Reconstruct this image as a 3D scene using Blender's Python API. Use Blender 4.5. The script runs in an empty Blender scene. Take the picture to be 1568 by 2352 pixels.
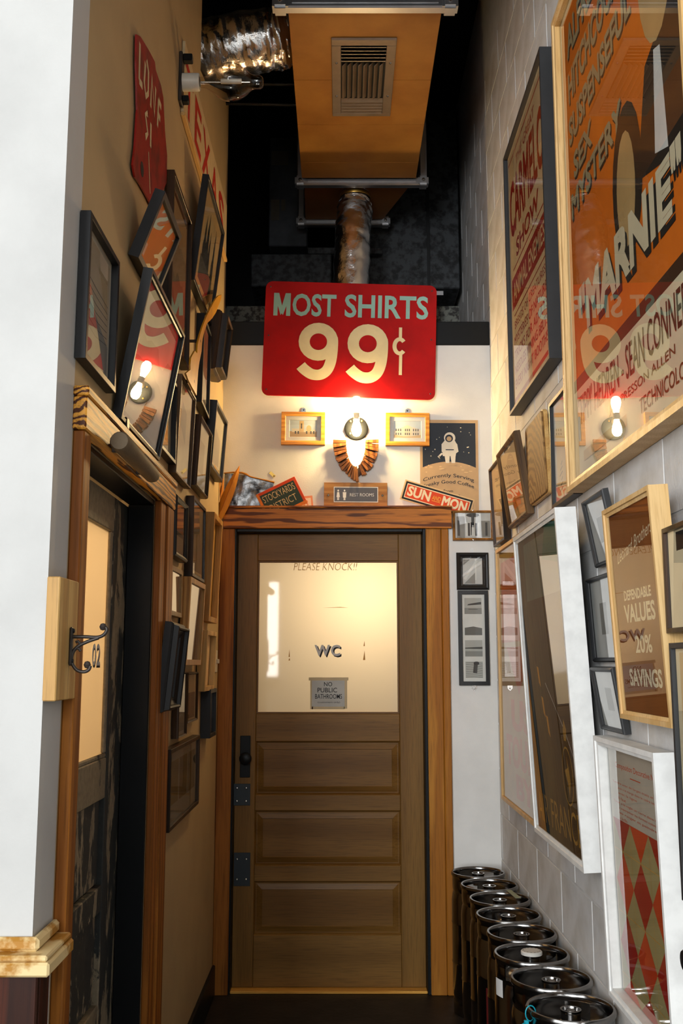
import bpy, bmesh, math, random
from mathutils import Vector, Matrix, noise
random.seed(11)
PI = math.pi
scene = bpy.context.scene
col = scene.collection

# ------------------------------------------------------------------ camera, exposure, light
F_PX = 2287.0
PITCH = math.atan(344.0 / F_PX)
CAM_H = 1.433
cam_data = bpy.data.cameras.new('camera')
cam_data.sensor_fit = 'VERTICAL'
cam_data.sensor_height = 36.0
cam_data.lens = F_PX / 2352.0 * 36.0
cam_data.clip_start = 0.05
cam = bpy.data.objects.new('camera', cam_data)
cam.location = (0, 0, CAM_H)
cam.rotation_euler = (PI / 2 + PITCH, 0, 0)
col.objects.link(cam)
scene.camera = cam

scene.view_settings.view_transform = 'Standard'
scene.view_settings.look = 'None'
scene.view_settings.gamma = 1.0
scene.view_settings.use_curve_mapping = False
scene.view_settings.exposure = 0.08
scene.cycles.sample_clamp_indirect = 6.0
scene.cycles.max_bounces = 7
scene.cycles.diffuse_bounces = 3
scene.cycles.glossy_bounces = 3
scene.cycles.caustics_reflective = False

world = bpy.data.worlds.new('world')
scene.world = world
world.use_nodes = True
world.node_tree.nodes['Background'].inputs[0].default_value = (0.75, 0.82, 0.95, 1)
world.node_tree.nodes['Background'].inputs[1].default_value = 0.05

def area_light(name, loc, rot, sx, sy, power, rgb):
    d = bpy.data.lights.new(name, 'AREA')
    d.shape = 'RECTANGLE'; d.size = sx; d.size_y = sy; d.energy = power; d.color = rgb
    o = bpy.data.objects.new(name, d); o.location = loc; o.rotation_euler = rot
    col.objects.link(o)
    return o
# daylight through the shop window at the far end of the front room, behind the camera
area_light('shop_window_daylight', (-2.35, -4.9, 2.5), (PI / 2, 0, 0), 2.0, 2.9, 430, (0.95, 0.98, 1.0))
area_light('added_transom_fill', (-0.1, -4.9, 3.5), (PI / 2, 0, 0), 1.5, 0.9, 70, (0.95, 0.98, 1.0))  # unseen lamp added to brighten the WC door and back wall
area_light('slit_window_daylight', (-0.99, -4.9, 1.9), (PI / 2, 0, 0), 0.16, 1.35, 14, (1.0, 0.98, 0.95))
# daylight through the side window of the front room, left of the camera
area_light('side_window_daylight', (-3.9, -1.9, 2.5), (PI / 2, 0, -PI / 2), 3.6, 2.9, 130, (0.95, 0.98, 1.0))

def point_light(name, loc, power, rgb, radius=0.03):
    d = bpy.data.lights.new(name, 'POINT'); d.energy = power; d.color = rgb; d.shadow_soft_size = radius
    o = bpy.data.objects.new(name, d); o.location = loc; col.objects.link(o)
    return o

# ------------------------------------------------------------------ small helpers
def lin(c):
    return tuple((x / 12.92 if x <= 0.04045 else ((x + 0.055) / 1.055) ** 2.4) for x in c)
def rgb255(r, g, b):
    return lin((r / 255.0, g / 255.0, b / 255.0))

XL, XR, YB = -0.575, 0.725, 4.70      # left wall, right wall, back wall
FLOOR = -0.03
_c, _s = math.cos(PITCH), math.sin(PITCH)
def ray(px, py):
    dx = (px - 784.0) / F_PX; dv = -(py - 1176.0) / F_PX
    return Vector((dx, _c - dv * _s, _s + dv * _c))
def onX(px, py, X):
    d = ray(px, py); return d * (X / d.x) + Vector((0, 0, CAM_H))
def onY(px, py, Y):
    d = ray(px, py); return d * (Y / d.y) + Vector((0, 0, CAM_H))
def onZ(px, py, Z):
    d = ray(px, py); return d * ((Z - CAM_H) / d.z) + Vector((0, 0, CAM_H))

# ------------------------------------------------------------------ materials
MATS = {}
def _new(name):
    m = bpy.data.materials.new(name); m.use_nodes = True
    nt = m.node_tree; b = nt.nodes['Principled BSDF']
    return m, nt, b
def _coord(nt, scale=(1, 1, 1), rot=(0, 0, 0)):
    tc = nt.nodes.new('ShaderNodeTexCoord'); mp = nt.nodes.new('ShaderNodeMapping')
    mp.inputs['Scale'].default_value = scale; mp.inputs['Rotation'].default_value = rot
    nt.links.new(tc.outputs['Object'], mp.inputs['Vector'])
    return mp.outputs['Vector']
def _noise(nt, vec, scale, detail=4, rough=0.55, dist=0.0):
    n = nt.nodes.new('ShaderNodeTexNoise'); n.inputs['Scale'].default_value = scale
    n.inputs['Detail'].default_value = detail; n.inputs['Roughness'].default_value = rough
    n.inputs['Distortion'].default_value = dist
    nt.links.new(vec, n.inputs['Vector'])
    return n.outputs['Fac']
def _ramp(nt, fac, stops):
    r = nt.nodes.new('ShaderNodeValToRGB'); e = r.color_ramp.elements
    e[0].position = stops[0][0]; e[0].color = (*stops[0][1], 1)
    e[1].position = stops[-1][0]; e[1].color = (*stops[-1][1], 1)
    for p, c in stops[1:-1]:
        k = e.new(p); k.color = (*c, 1)
    nt.links.new(fac, r.inputs['Fac'])
    return r.outputs['Color']
def _bump(nt, b, h, strength, dist=0.01):
    n = nt.nodes.new('ShaderNodeBump'); n.inputs['Strength'].default_value = strength
    n.inputs['Distance'].default_value = dist
    nt.links.new(h, n.inputs['Height']); nt.links.new(n.outputs['Normal'], b.inputs['Normal'])
def _mix(nt, fac, a, b):
    m = nt.nodes.new('ShaderNodeMix'); m.data_type = 'RGBA'
    if isinstance(fac, float): m.inputs['Factor'].default_value = fac
    else: nt.links.new(fac, m.inputs['Factor'])
    for k, s in (('A', a), ('B', b)):
        sock = [i for i in m.inputs if i.name == k and i.type == 'RGBA'][0]
        if isinstance(s, tuple): sock.default_value = (*s, 1)
        else: nt.links.new(s, sock)
    return [o for o in m.outputs if o.type == 'RGBA'][0]

def plain(name, c, rough=0.5, metal=0.0, c2=None, nscale=20, lo=0.4, hi=0.65, bump=0.0, bscale=80, spec=None, stretch=(1, 1, 1)):
    if name in MATS: return MATS[name]
    m, nt, b = _new(name)
    b.inputs['Roughness'].default_value = rough; b.inputs['Metallic'].default_value = metal
    if spec is None and not metal: spec = 0.35
    if spec is not None: b.inputs['Specular IOR Level'].default_value = spec
    b.inputs['Base Color'].default_value = (*c, 1)
    vec = _coord(nt, stretch)
    if c2 is None:
        c2 = tuple(x * 0.88 for x in c)
    nt.links.new(_ramp(nt, _noise(nt, vec, nscale, 5), [(lo, c), (hi, c2)]), b.inputs['Base Color'])
    if bump: _bump(nt, b, _noise(nt, vec, bscale, 4), bump, 0.004)
    MATS[name] = m
    return m

def wood(name, c1, c2, axis='Z', rings=8.0, grain=1.0, rough=0.5, dark=None, contrast=0.5, bump=0.12, lines=False, dist=7.0):
    if name in MATS: return MATS[name]
    m, nt, b = _new(name)
    b.inputs['Roughness'].default_value = rough; b.inputs['Specular IOR Level'].default_value = 0.22
    i = 'XYZ'.index(axis)
    sc = [1.0, 1.0, 1.0]; sc[i] = 0.09
    vec = _coord(nt, tuple(sc))
    w = nt.nodes.new('ShaderNodeTexWave'); w.wave_type = 'RINGS'; w.rings_direction = axis
    w.inputs['Scale'].default_value = rings; w.inputs['Distortion'].default_value = dist
    w.inputs['Detail'].default_value = 3.0; w.inputs['Detail Scale'].default_value = 1.3
    off = nt.nodes.new('ShaderNodeVectorMath'); off.operation = 'ADD'; off.inputs[1].default_value = (0.13, 0.17, 0.11)
    nt.links.new(vec, off.inputs[0]); nt.links.new(off.outputs[0], w.inputs['Vector'])
    sc2 = [170.0 * grain] * 3; sc2[i] = 6.0 * grain
    fine = _noise(nt, _coord(nt, tuple(sc2)), 1.0, 4, 0.6)
    base = _ramp(nt, w.outputs['Fac'], [(0.0, c2), (0.24, c2), (0.46, c1), (1.0, tuple(x * 1.08 for x in c1))] if lines else [(0.5 - contrast / 2, c2), (0.5 + contrast / 2, c1)])
    d = dark or tuple(x * 0.45 for x in c2)
    fr = _ramp(nt, fine, [(0.34, (1, 1, 1)), (0.52, (0, 0, 0))])
    colr = _mix(nt, fr, base, _mix(nt, 0.45, base, d))
    nt.links.new(colr, b.inputs['Base Color'])
    if bump: _bump(nt, b, fine, bump, 0.002)
    MATS[name] = m
    return m

def metal(name, c, rough=0.3, c2=None, bump=0.0, bscale=40, nscale=12, aniso=(1, 1, 1)):
    return plain(name, c, rough, 1.0, c2, nscale, 0.4, 0.7, bump, bscale, None, aniso)

def peeling(name, top, under, scale=9.0, cut=0.5, stretch=(1, 1, 0.35), rough=0.6):
    m, nt, b = _new(name); b.inputs['Roughness'].default_value = rough
    n = _noise(nt, _coord(nt, stretch), scale, 9, 0.72, 0.4)
    n2 = _noise(nt, _coord(nt, (1, 1, 1)), 60, 4)
    tcol = _ramp(nt, n2, [(0.3, top), (0.7, tuple(x * 0.6 for x in top))])
    ucol = _ramp(nt, n2, [(0.3, under), (0.7, tuple(x * 0.7 for x in under))])
    nt.links.new(_mix(nt, _ramp(nt, n, [(cut - 0.015, (0, 0, 0)), (cut + 0.015, (1, 1, 1))]), tcol, ucol), b.inputs['Base Color'])
    _bump(nt, b, n, 0.4, 0.004)
    MATS[name] = m
    return m

def thin_fresnel(nt, ior):
    # same reflectance from either side of a thin pane
    g = nt.nodes.new('ShaderNodeNewGeometry'); m = nt.nodes.new('ShaderNodeMapRange')
    m.inputs['To Min'].default_value = ior; m.inputs['To Max'].default_value = 1.0 / ior
    nt.links.new(g.outputs['Backfacing'], m.inputs['Value'])
    f = nt.nodes.new('ShaderNodeFresnel'); nt.links.new(m.outputs['Result'], f.inputs['IOR'])
    # both faces of the pane reflect: 2R / (1 + R)
    a = nt.nodes.new('ShaderNodeMath'); a.operation = 'ADD'; a.inputs[1].default_value = 1.0
    d = nt.nodes.new('ShaderNodeMath'); d.operation = 'DIVIDE'; k = nt.nodes.new('ShaderNodeMath'); k.operation = 'MULTIPLY'; k.inputs[1].default_value = 2.0
    nt.links.new(f.outputs[0], a.inputs[0]); nt.links.new(f.outputs[0], k.inputs[0]); nt.links.new(k.outputs[0], d.inputs[0]); nt.links.new(a.outputs[0], d.inputs[1])
    return d
def clear_glass(name='picture_glass', ior=1.5, rough=0.0):
    if name in MATS: return MATS[name]
    m, nt, b = _new(name); nt.nodes.remove(b)
    out = nt.nodes['Material Output']
    fr = thin_fresnel(nt, ior)
    tr = nt.nodes.new('ShaderNodeBsdfTransparent'); tr.inputs['Color'].default_value = (0.96, 0.97, 0.96, 1)
    gl = nt.nodes.new('ShaderNodeBsdfGlossy'); gl.inputs['Roughness'].default_value = rough
    mx = nt.nodes.new('ShaderNodeMixShader')
    nt.links.new(fr.outputs[0], mx.inputs[0]); nt.links.new(tr.outputs[0], mx.inputs[1]); nt.links.new(gl.outputs[0], mx.inputs[2])
    nt.links.new(mx.outputs[0], out.inputs['Surface'])
    MATS[name] = m
    return m

def frosted(name, c, diff=0.35):
    m, nt, b = _new(name); nt.nodes.remove(b)
    out = nt.nodes['Material Output']
    t = nt.nodes.new('ShaderNodeBsdfTranslucent'); t.inputs['Color'].default_value = (*c, 1)
    d = nt.nodes.new('ShaderNodeBsdfDiffuse'); d.inputs['Color'].default_value = (*c, 1)
    g = nt.nodes.new('ShaderNodeBsdfGlossy'); g.inputs['Roughness'].default_value = 0.03
    fr = thin_fresnel(nt, 1.35)
    m1 = nt.nodes.new('ShaderNodeMixShader'); m1.inputs[0].default_value = diff
    m2 = nt.nodes.new('ShaderNodeMixShader')
    nt.links.new(t.outputs[0], m1.inputs[1]); nt.links.new(d.outputs[0], m1.inputs[2])
    nt.links.new(fr.outputs[0], m2.inputs[0]); nt.links.new(m1.outputs[0], m2.inputs[1]); nt.links.new(g.outputs[0], m2.inputs[2])
    nt.links.new(m2.outputs[0], out.inputs['Surface'])
    MATS[name] = m
    return m

def emitter(name, c, strength):
    m, nt, b = _new(name)
    b.inputs['Base Color'].default_value = (*c, 1)
    b.inputs['Emission Color'].default_value = (*c, 1); b.inputs['Emission Strength'].default_value = strength
    MATS[name] = m
    return m

# setting
M_WHITE = plain('white_paint', rgb255(234, 232, 227), 0.7, bump=0.12, bscale=160, nscale=3)
M_LEFT = plain('cream_paint', rgb255(184, 158, 116), 0.75, bump=0.15, bscale=160, nscale=2.5)
M_BLOCK = plain('grey_block_paint', rgb255(212, 211, 210), 0.75, c2=rgb255(194, 191, 186), nscale=7, bump=0.35, bscale=120)
M_JOINT = plain('painted_mortar', rgb255(204, 203, 201), 0.8)
M_BLACK = plain('black_paint', (0.006, 0.007, 0.008), 0.55)
M_BLACKG = plain('black_gloss_paint', (0.005, 0.006, 0.007), 0.4, spec=0.2)
M_FLOOR = plain('dark_floor', (0.010, 0.008, 0.007), 0.5, c2=(0.03, 0.024, 0.02), nscale=9, lo=0.45, hi=0.8, bump=0.3, bscale=40)
M_VOIDMETAL = plain('sprayed_black_metal', (0.045, 0.05, 0.055), 0.6, c2=(0.008, 0.009, 0.01), nscale=26, lo=0.42, hi=0.6)
M_SPECK = plain('speckled_ledge_paint', (0.10, 0.11, 0.10), 0.7, c2=(0.012, 0.012, 0.012), nscale=45, lo=0.45, hi=0.58)
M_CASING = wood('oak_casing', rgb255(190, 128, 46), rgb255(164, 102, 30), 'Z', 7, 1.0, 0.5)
M_HEADER = wood('oak_header', rgb255(196, 122, 46), rgb255(104, 54, 14), 'X', 16, 1.0, 0.45, lines=True, dist=9.0)
M_HEADERY = wood('oak_header_side', rgb255(226, 158, 60), rgb255(84, 40, 8), 'Y', 20, 1.0, 0.45, lines=True, dist=10.0)
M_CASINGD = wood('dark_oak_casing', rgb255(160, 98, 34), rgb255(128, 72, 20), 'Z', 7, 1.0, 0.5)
M_DOORW = wood('brown_door_wood', rgb255(138, 100, 48), rgb255(124, 88, 40), 'Z', 2, 1.2, 0.42, contrast=0.9)
M_DOORH = wood('brown_door_wood_rail', rgb255(138, 100, 48), rgb255(124, 88, 40), 'X', 2, 1.2, 0.42, contrast=0.9)
M_PANELF = wood('brown_door_panel', rgb255(130, 92, 42), rgb255(114, 78, 32), 'X', 2, 1.2, 0.4, contrast=0.8)
# frames
M_FBLACK = plain('black_frame_wood', (0.012, 0.012, 0.013), 0.4, spec=0.3)
M_FCHAR = plain('charcoal_frame_wood', (0.03, 0.031, 0.033), 0.45)
M_FBROWN = wood('brown_frame_wood', rgb255(110, 82, 52), rgb255(70, 48, 28), 'Y', 5, 1.5, 0.4)
M_FDARK = wood('dark_walnut_frame_wood', rgb255(64, 42, 22), rgb255(34, 22, 12), 'Y', 5, 1.5, 0.35)
M_FPINE = wood('pine_frame_wood', rgb255(226, 190, 134), rgb255(216, 176, 116), 'Y', 4, 1.5, 0.4, dark=rgb255(170, 124, 66), bump=0.05)
M_FPINEY = wood('pine_frame_wood_side', rgb255(214, 172, 108), rgb255(200, 154, 90), 'X', 4, 1.5, 0.4, dark=rgb255(150, 104, 50), bump=0.05)
M_FYELLOW = wood('yellow_oak_frame', rgb255(214, 150, 60), rgb255(190, 122, 38), 'X', 16, 1.5, 0.35, bump=0.04)
M_FWHITE = plain('white_frame_paint', rgb255(238, 238, 235), 0.45)
M_FGOLD = plain('old_gold_paint', rgb255(150, 104, 50), 0.45, c2=rgb255(92, 62, 28), nscale=30)
M_STEEL = metal('brushed_steel', (0.42, 0.41, 0.39), 0.24, (0.30, 0.29, 0.28))
M_ALU = metal('aluminium_profile', (0.62, 0.63, 0.65), 0.35)
M_FOIL = metal('silver_foil', (0.90, 0.89, 0.87), 0.22, (0.72, 0.7, 0.68), bump=1.0, bscale=30)
M_IRON = plain('dark_iron', rgb255(62, 54, 48), 0.45, 0.35, rgb255(44, 38, 34))
M_BRASS = metal('brass', rgb255(200, 160, 80), 0.35)
M_GLASS = clear_glass()
# print inks and papers
def ink(name, r, g, b, rough=0.65):
    return plain('ink_' + name, rgb255(r, g, b), rough, nscale=8)
P_WHITE = ink('white', 236, 234, 228); P_PAPER = ink('paper', 232, 220, 198); P_TAN = ink('tan', 222, 188, 138)
P_GREY = ink('grey', 150, 146, 140); P_DGREY = ink('dark_grey', 84, 82, 80); P_BLACK = ink('black', 26, 26, 28)
P_RED = ink('red', 178, 38, 22); P_ORANGE = ink('orange', 238, 128, 38); P_AMBER = ink('amber', 236, 166, 62)
P_KRAFT = ink('kraft', 196, 162, 120); P_NAVY = ink('navy', 34, 42, 54); P_TEAL = ink('teal', 54, 118, 100)
P_GREEN = ink('dark_green', 44, 66, 54); P_BROWN = ink('brown', 104, 60, 26); P_DBROWN = ink('dark_brown', 64, 36, 20)
P_CREAM = ink('cream', 238, 222, 186); P_SKY = ink('pale_blue', 206, 216, 222); P_OLIVE = ink('sage', 176, 166, 128)
P_TURQ = ink('turquoise', 150, 196, 186); P_SIGN = plain('sign_red', rgb255(176, 4, 4), 0.6, c2=rgb255(156, 3, 3), nscale=6, spec=0.2)
P_GOLDT = ink('ochre', 196, 150, 70); P_LGREY = ink('light_grey', 214, 213, 210); P_FLAME = ink('vermilion', 214, 70, 26)

# ------------------------------------------------------------------ mesh builder
class MB:
    def __init__(self):
        self.v = []; self.f = []; self.m = []
    def add(self, verts, faces, m=0):
        o = len(self.v); self.v += [tuple(p) for p in verts]
        for f in faces:
            self.f.append(tuple(i + o for i in f)); self.m.append(m)
        return self
    def box(self, x0, x1, y0, y1, z0, z1, m=0):
        x0, x1 = min(x0, x1), max(x0, x1); y0, y1 = min(y0, y1), max(y0, y1); z0, z1 = min(z0, z1), max(z0, z1)
        return self.add([(x0, y0, z0), (x1, y0, z0), (x1, y1, z0), (x0, y1, z0), (x0, y0, z1), (x1, y0, z1), (x1, y1, z1), (x0, y1, z1)],
                        [(0, 3, 2, 1), (4, 5, 6, 7), (0, 1, 5, 4), (1, 2, 6, 5), (2, 3, 7, 6), (3, 0, 4, 7)], m)
    def prism(self, poly, a0, a1, fn=None, m=0):
        # poly = 2D points (counter-clockwise), extruded from a0 to a1; fn maps (p, q, a) to 3D
        fn = fn or (lambda p, q, a: (p, q, a)); n = len(poly)
        vs = [fn(p, q, a0) for p, q in poly] + [fn(p, q, a1) for p, q in poly]
        fs = [tuple(reversed(range(n))), tuple(range(n, 2 * n))] + [(i, (i + 1) % n, n + (i + 1) % n, n + i) for i in range(n)]
        return self.add(vs, fs, m)
    def ring_rect(self, w, h, prof, m=0):
        # mitred frame: profile points (inset from the outer edge, height n)
        rings = []
        for o, n in prof:
            a, b = w / 2 - o, h / 2 - o
            rings.append([(-a, -b, n), (a, -b, n), (a, b, n), (-a, b, n)])
        vs = [p for r in rings for p in r]; fs = []
        for k in range(len(rings) - 1):
            for i in range(4):
                j = (i + 1) % 4
                fs.append((k * 4 + i, k * 4 + j, (k + 1) * 4 + j, (k + 1) * 4 + i))
        return self.add(vs, fs, m)
    def lathe(self, prof, seg=32, c=(0, 0, 0), axis='Z', m=0, skip=None):
        vs = []
        for r, z in prof:
            for k in range(seg):
                a = 2 * PI * k / seg; p, q = r * math.cos(a), r * math.sin(a)
                if axis == 'Z': vs.append((c[0] + p, c[1] + q, c[2] + z))
                elif axis == 'X': vs.append((c[0] + z, c[1] + p, c[2] + q))
                else: vs.append((c[0] + q, c[1] + z, c[2] + p))
        fs = []
        for k in range(len(prof) - 1):
            for i in range(seg):
                if skip and skip(k, i): continue
                j = (i + 1) % seg
                fs.append((k * seg + i, k * seg + j, (k + 1) * seg + j, (k + 1) * seg + i))
        return self.add(vs, fs, m)
    def tube(self, pts, r, seg=10, m=0, caps=True):
        pts = [Vector(p) for p in pts]; n = len(pts)
        rs = r if isinstance(r, (list, tuple)) else [r] * n
        t0 = (pts[1] - pts[0]).normalized()
        up = Vector((0, 0, 1)) if abs(t0.z) < 0.9 else Vector((1, 0, 0))
        nrm = t0.cross(up).normalized(); vs = []
        for i in range(n):
            t = (pts[min(i + 1, n - 1)] - pts[max(i - 1, 0)]).normalized()
            nrm = (nrm - t * nrm.dot(t)).normalized(); bn = t.cross(nrm)
            for k in range(seg):
                a = 2 * PI * k / seg
                vs.append(pts[i] + (nrm * math.cos(a) + bn * math.sin(a)) * rs[i])
        fs = [(i * seg + k, i * seg + (k + 1) % seg, (i + 1) * seg + (k + 1) % seg, (i + 1) * seg + k) for i in range(n - 1) for k in range(seg)]
        if caps: fs += [tuple(reversed(range(seg))), tuple(range((n - 1) * seg, n * seg))]
        return self.add(vs, fs, m)
    def build(self, name, mats, parent=None, bevel=0.0, smooth=False, world=False, seg=1):
        if not isinstance(mats, (list, tuple)): mats = [mats]
        me = bpy.data.meshes.new(name)
        vs = self.v
        if world and parent is not None:
            L = parent.location; vs = [(p[0] - L[0], p[1] - L[1], p[2] - L[2]) for p in vs]
        me.from_pydata([tuple(p) for p in vs], [], self.f)
        for m in mats: me.materials.append(m)
        me.polygons.foreach_set('material_index', self.m)
        if smooth:
            me.polygons.foreach_set('use_smooth', [True] * len(me.polygons))
        bm = bmesh.new(); bm.from_mesh(me)
        if bevel:
            es = [e for e in bm.edges if len(e.link_faces) == 2 and e.calc_face_angle(0) > 0.6]
            bmesh.ops.bevel(bm, geom=es, offset=bevel, segments=seg, affect='EDGES', clamp_overlap=True)
        bm.normal_update()
        bmesh.ops.recalc_face_normals(bm, faces=bm.faces)
        bm.to_mesh(me); bm.free(); me.update()
        if smooth and hasattr(me, 'set_sharp_from_angle'):
            me.set_sharp_from_angle(angle=math.radians(40))
        o = bpy.data.objects.new(name, me); col.objects.link(o)
        if parent is not None: o.parent = parent
        return o

def tag(o, label=None, cat=None, group=None, kind=None):
    if label: o['label'] = label
    if cat: o['category'] = cat
    if group: o['group'] = group
    if kind: o['kind'] = kind
    return o
def empty(name, loc=(0, 0, 0)):
    o = bpy.data.objects.new(name, None); o.location = loc; o.empty_display_size = 0.05; col.objects.link(o)
    return o
def thing(name, label, cat, loc=(0, 0, 0), group=None):
    return tag(empty(name, loc), label, cat, group)
def struct(name, label=None, loc=(0, 0, 0)):
    return tag(empty(name, loc), label, None, None, 'structure')
def basis(o, u, v, n, org):
    o.matrix_world = Matrix(((u[0], v[0], n[0], org[0]), (u[1], v[1], n[1], org[1]), (u[2], v[2], n[2], org[2]), (0, 0, 0, 1)))
    return o

# ------------------------------------------------------------------ lettering
_tc = {}
def text_geo(s, bold=0.0, shear=0.0, spacing=1.0):
    key = (s, bold, shear, spacing)
    if key in _tc: return _tc[key]
    cu = bpy.data.curves.new('lettering_source', 'FONT'); cu.body = s; cu.size = 1.0; cu.offset = bold
    cu.shear = shear; cu.resolution_u = 3; cu.space_character = spacing; cu.fill_mode = 'BOTH'; cu.dimensions = '2D'
    ob = bpy.data.objects.new('lettering_source', cu); col.objects.link(ob)
    dg = bpy.context.evaluated_depsgraph_get(); ev = ob.evaluated_get(dg); me = ev.to_mesh()
    vs = [(p.co.x, p.co.y) for p in me.vertices]; fs = [tuple(p.vertices) for p in me.polygons]
    ev.to_mesh_clear(); bpy.data.objects.remove(ob); bpy.data.curves.remove(cu)
    x0 = min(p[0] for p in vs); x1 = max(p[0] for p in vs); y0 = min(p[1] for p in vs); y1 = max(p[1] for p in vs)
    vs = [((p[0] - x0) / (x1 - x0), (p[1] - y0) / (y1 - y0)) for p in vs]
    _tc[key] = (vs, fs)
    return _tc[key]

class Art(MB):
    """Flat print of coloured shapes: x, y from 0 to 1 over a w x h sheet centred on the origin, layer by layer above n."""
    def __init__(self, w, h, n, mats):
        MB.__init__(self); self.w = w; self.h = h; self.n = n; self.mats = list(mats); self.k = 0
    def _i(self, mat):
        if mat not in self.mats: self.mats.append(mat)
        return self.mats.index(mat)
    def _p(self, x, y): return ((x - 0.5) * self.w, (y - 0.5) * self.h, self.n + self.k * 0.00005)
    def poly(self, pts, mat):
        self.k += 1
        a = sum(pts[i][0] * pts[(i + 1) % len(pts)][1] - pts[(i + 1) % len(pts)][0] * pts[i][1] for i in range(len(pts)))
        if a < 0: pts = pts[::-1]
        return self.add([self._p(*p) for p in pts], [tuple(range(len(pts)))], self._i(mat))
    def rect(self, x0, y0, x1, y1, mat): return self.poly([(x0, y0), (x1, y0), (x1, y1), (x0, y1)], mat)
    def ell(self, cx, cy, rx, ry, mat, n=20, a0=0, a1=2 * PI):
        m = n if a1 - a0 < 2 * PI - 0.01 else n - 1
        return self.poly([(cx + rx * math.cos(a0 + (a1 - a0) * i / m), cy + ry * math.sin(a0 + (a1 - a0) * i / m)) for i in range(n if a1 - a0 < 2 * PI - 0.01 else n - 1)], mat)
    def line(self, pts, wd, mat):
        # stroke of constant width (in sheet-height units) along a polyline
        self.k += 1; asp = self.h / self.w; L = []; R = []
        P = [Vector((x / asp, y)) for x, y in pts]
        for i in range(len(P)):
            t = (P[min(i + 1, len(P) - 1)] - P[max(i - 1, 0)]).normalized(); q = Vector((-t.y, t.x)) * wd / 2
            L.append(P[i] + q); R.append(P[i] - q)
        vs = [self._p(p.x * asp, p.y) for p in L + R]; n = len(P)
        return self.add(vs, [(i, n + i, n + i + 1, i + 1) for i in range(n - 1)], self._i(mat))
    def text(self, s, x0, y0, x1, y1, mat, bold=0.0, shear=0.0, spacing=1.0, arc=0.0, skew=0.0):
        if 'M' in s and bold > 0.01:
            # heavy letters with sharp inner corners are struck four times instead of being fattened
            dx = bold * 0.8 / (0.62 * len(s)) * (x1 - x0); dy = bold * 0.8 / 0.7 * (y1 - y0)
            for i, j in ((-1, -1), (1, -1), (1, 1), (-1, 1)):
                self.text(s, x0 + dx + i * dx, y0 + dy + j * dy, x1 - dx + i * dx, y1 - dy + j * dy, mat, 0.0, shear, spacing, arc, skew)
            return self
        self.k += 1
        vs, fs = text_geo(s, bold, shear, spacing)
        q = []
        for a, b in vs:
            y = y0 + (y1 - y0) * b + arc * (1 - (2 * a - 1) ** 2) + skew * a
            q.append(self._p(x0 + (x1 - x0) * a, y))
        return self.add(q, fs, self._i(mat))
    def done(self, name, parent): 
        me = bpy.data.meshes.new(name); me.from_pydata([tuple(p) for p in self.v], [], self.f)
        for m in self.mats: me.materials.append(m)
        me.polygons.foreach_set('material_index', self.m); me.update()
        o = bpy.data.objects.new(name, me); col.objects.link(o); o.parent = parent
        return o

# ------------------------------------------------------------------ generic picture contents
def tones(*t): return [ink('tone_%d' % x, x, x, int(x * 0.97)) for x in t]
def art_blank(base):
    return lambda a: None
def art_landscape(seed, dark=False, warm=False):
    def f(a):
        r = random.Random(seed)
        T = tones(120, 150, 180, 206) if dark else tones(90, 125, 160, 196)
        if warm: T = [ink('warm_%d' % k, x, int(x * 0.82), int(x * 0.6)) for k, x in enumerate((130, 160, 190, 214))]
        a.rect(0.06, 0.06, 0.94, 0.94, T[3])
        for k in range(3):
            y = 0.66 - 0.17 * k; pts = [(0.06, 0.06), (0.94, 0.06)]
            pts += [(0.94 - 0.88 * i / 9, y + 0.12 * (r.random() - 0.5)) for i in range(10)]
            a.poly(pts, T[2 - k])
    return f
def art_trees(a):
    a.rect(0.05, 0.05, 0.95, 0.95, P_TAN)
    a.rect(0.2, 0.12, 0.84, 0.88, ink('sepia_sky', 214, 188, 146))
    r = random.Random(3)
    for x, w, h in ((0.3, 0.10, 0.5), (0.42, 0.12, 0.58), (0.54, 0.09, 0.46), (0.76, 0.08, 0.6)):
        pts = [(x - w, 0.3), (x + w, 0.3)]
        for i in range(7):
            y = 0.3 + h * i / 6; ww = w * (1 - i / 6.2)
            pts.append((x + ww, y))
        for i in range(6, -1, -1):
            y = 0.3 + h * i / 6; ww = w * (1 - i / 6.2) * (0.7 if i % 2 else 1)
            pts.append((x - ww, y))
        a.poly(pts, P_BLACK)
    a.rect(0.2, 0.12, 0.84, 0.36, P_DGREY)
def art_text(seed, ink_mat, paper, rows=9, title=True):
    def f(a):
        r = random.Random(seed)
        a.rect(0.08, 0.08, 0.92, 0.92, paper)
        y = 0.82
        if title:
            a.rect(0.18, 0.76, 0.82, 0.85, ink_mat); y = 0.68
        for k in range(rows):
            if y < 0.14: break
            a.rect(0.18, y, 0.18 + 0.64 * (0.6 + 0.4 * r.random()), y + 0.022, ink_mat); y -= 0.065
    return f
def art_figure(bg, fg):
    def f(a):
        a.rect(0.08, 0.08, 0.92, 0.92, bg)
        a.poly([(0.3, 0.1), (0.7, 0.1), (0.62, 0.45), (0.38, 0.45)], fg)
        a.ell(0.5, 0.58, 0.12, 0.12, fg)
    return f

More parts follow.
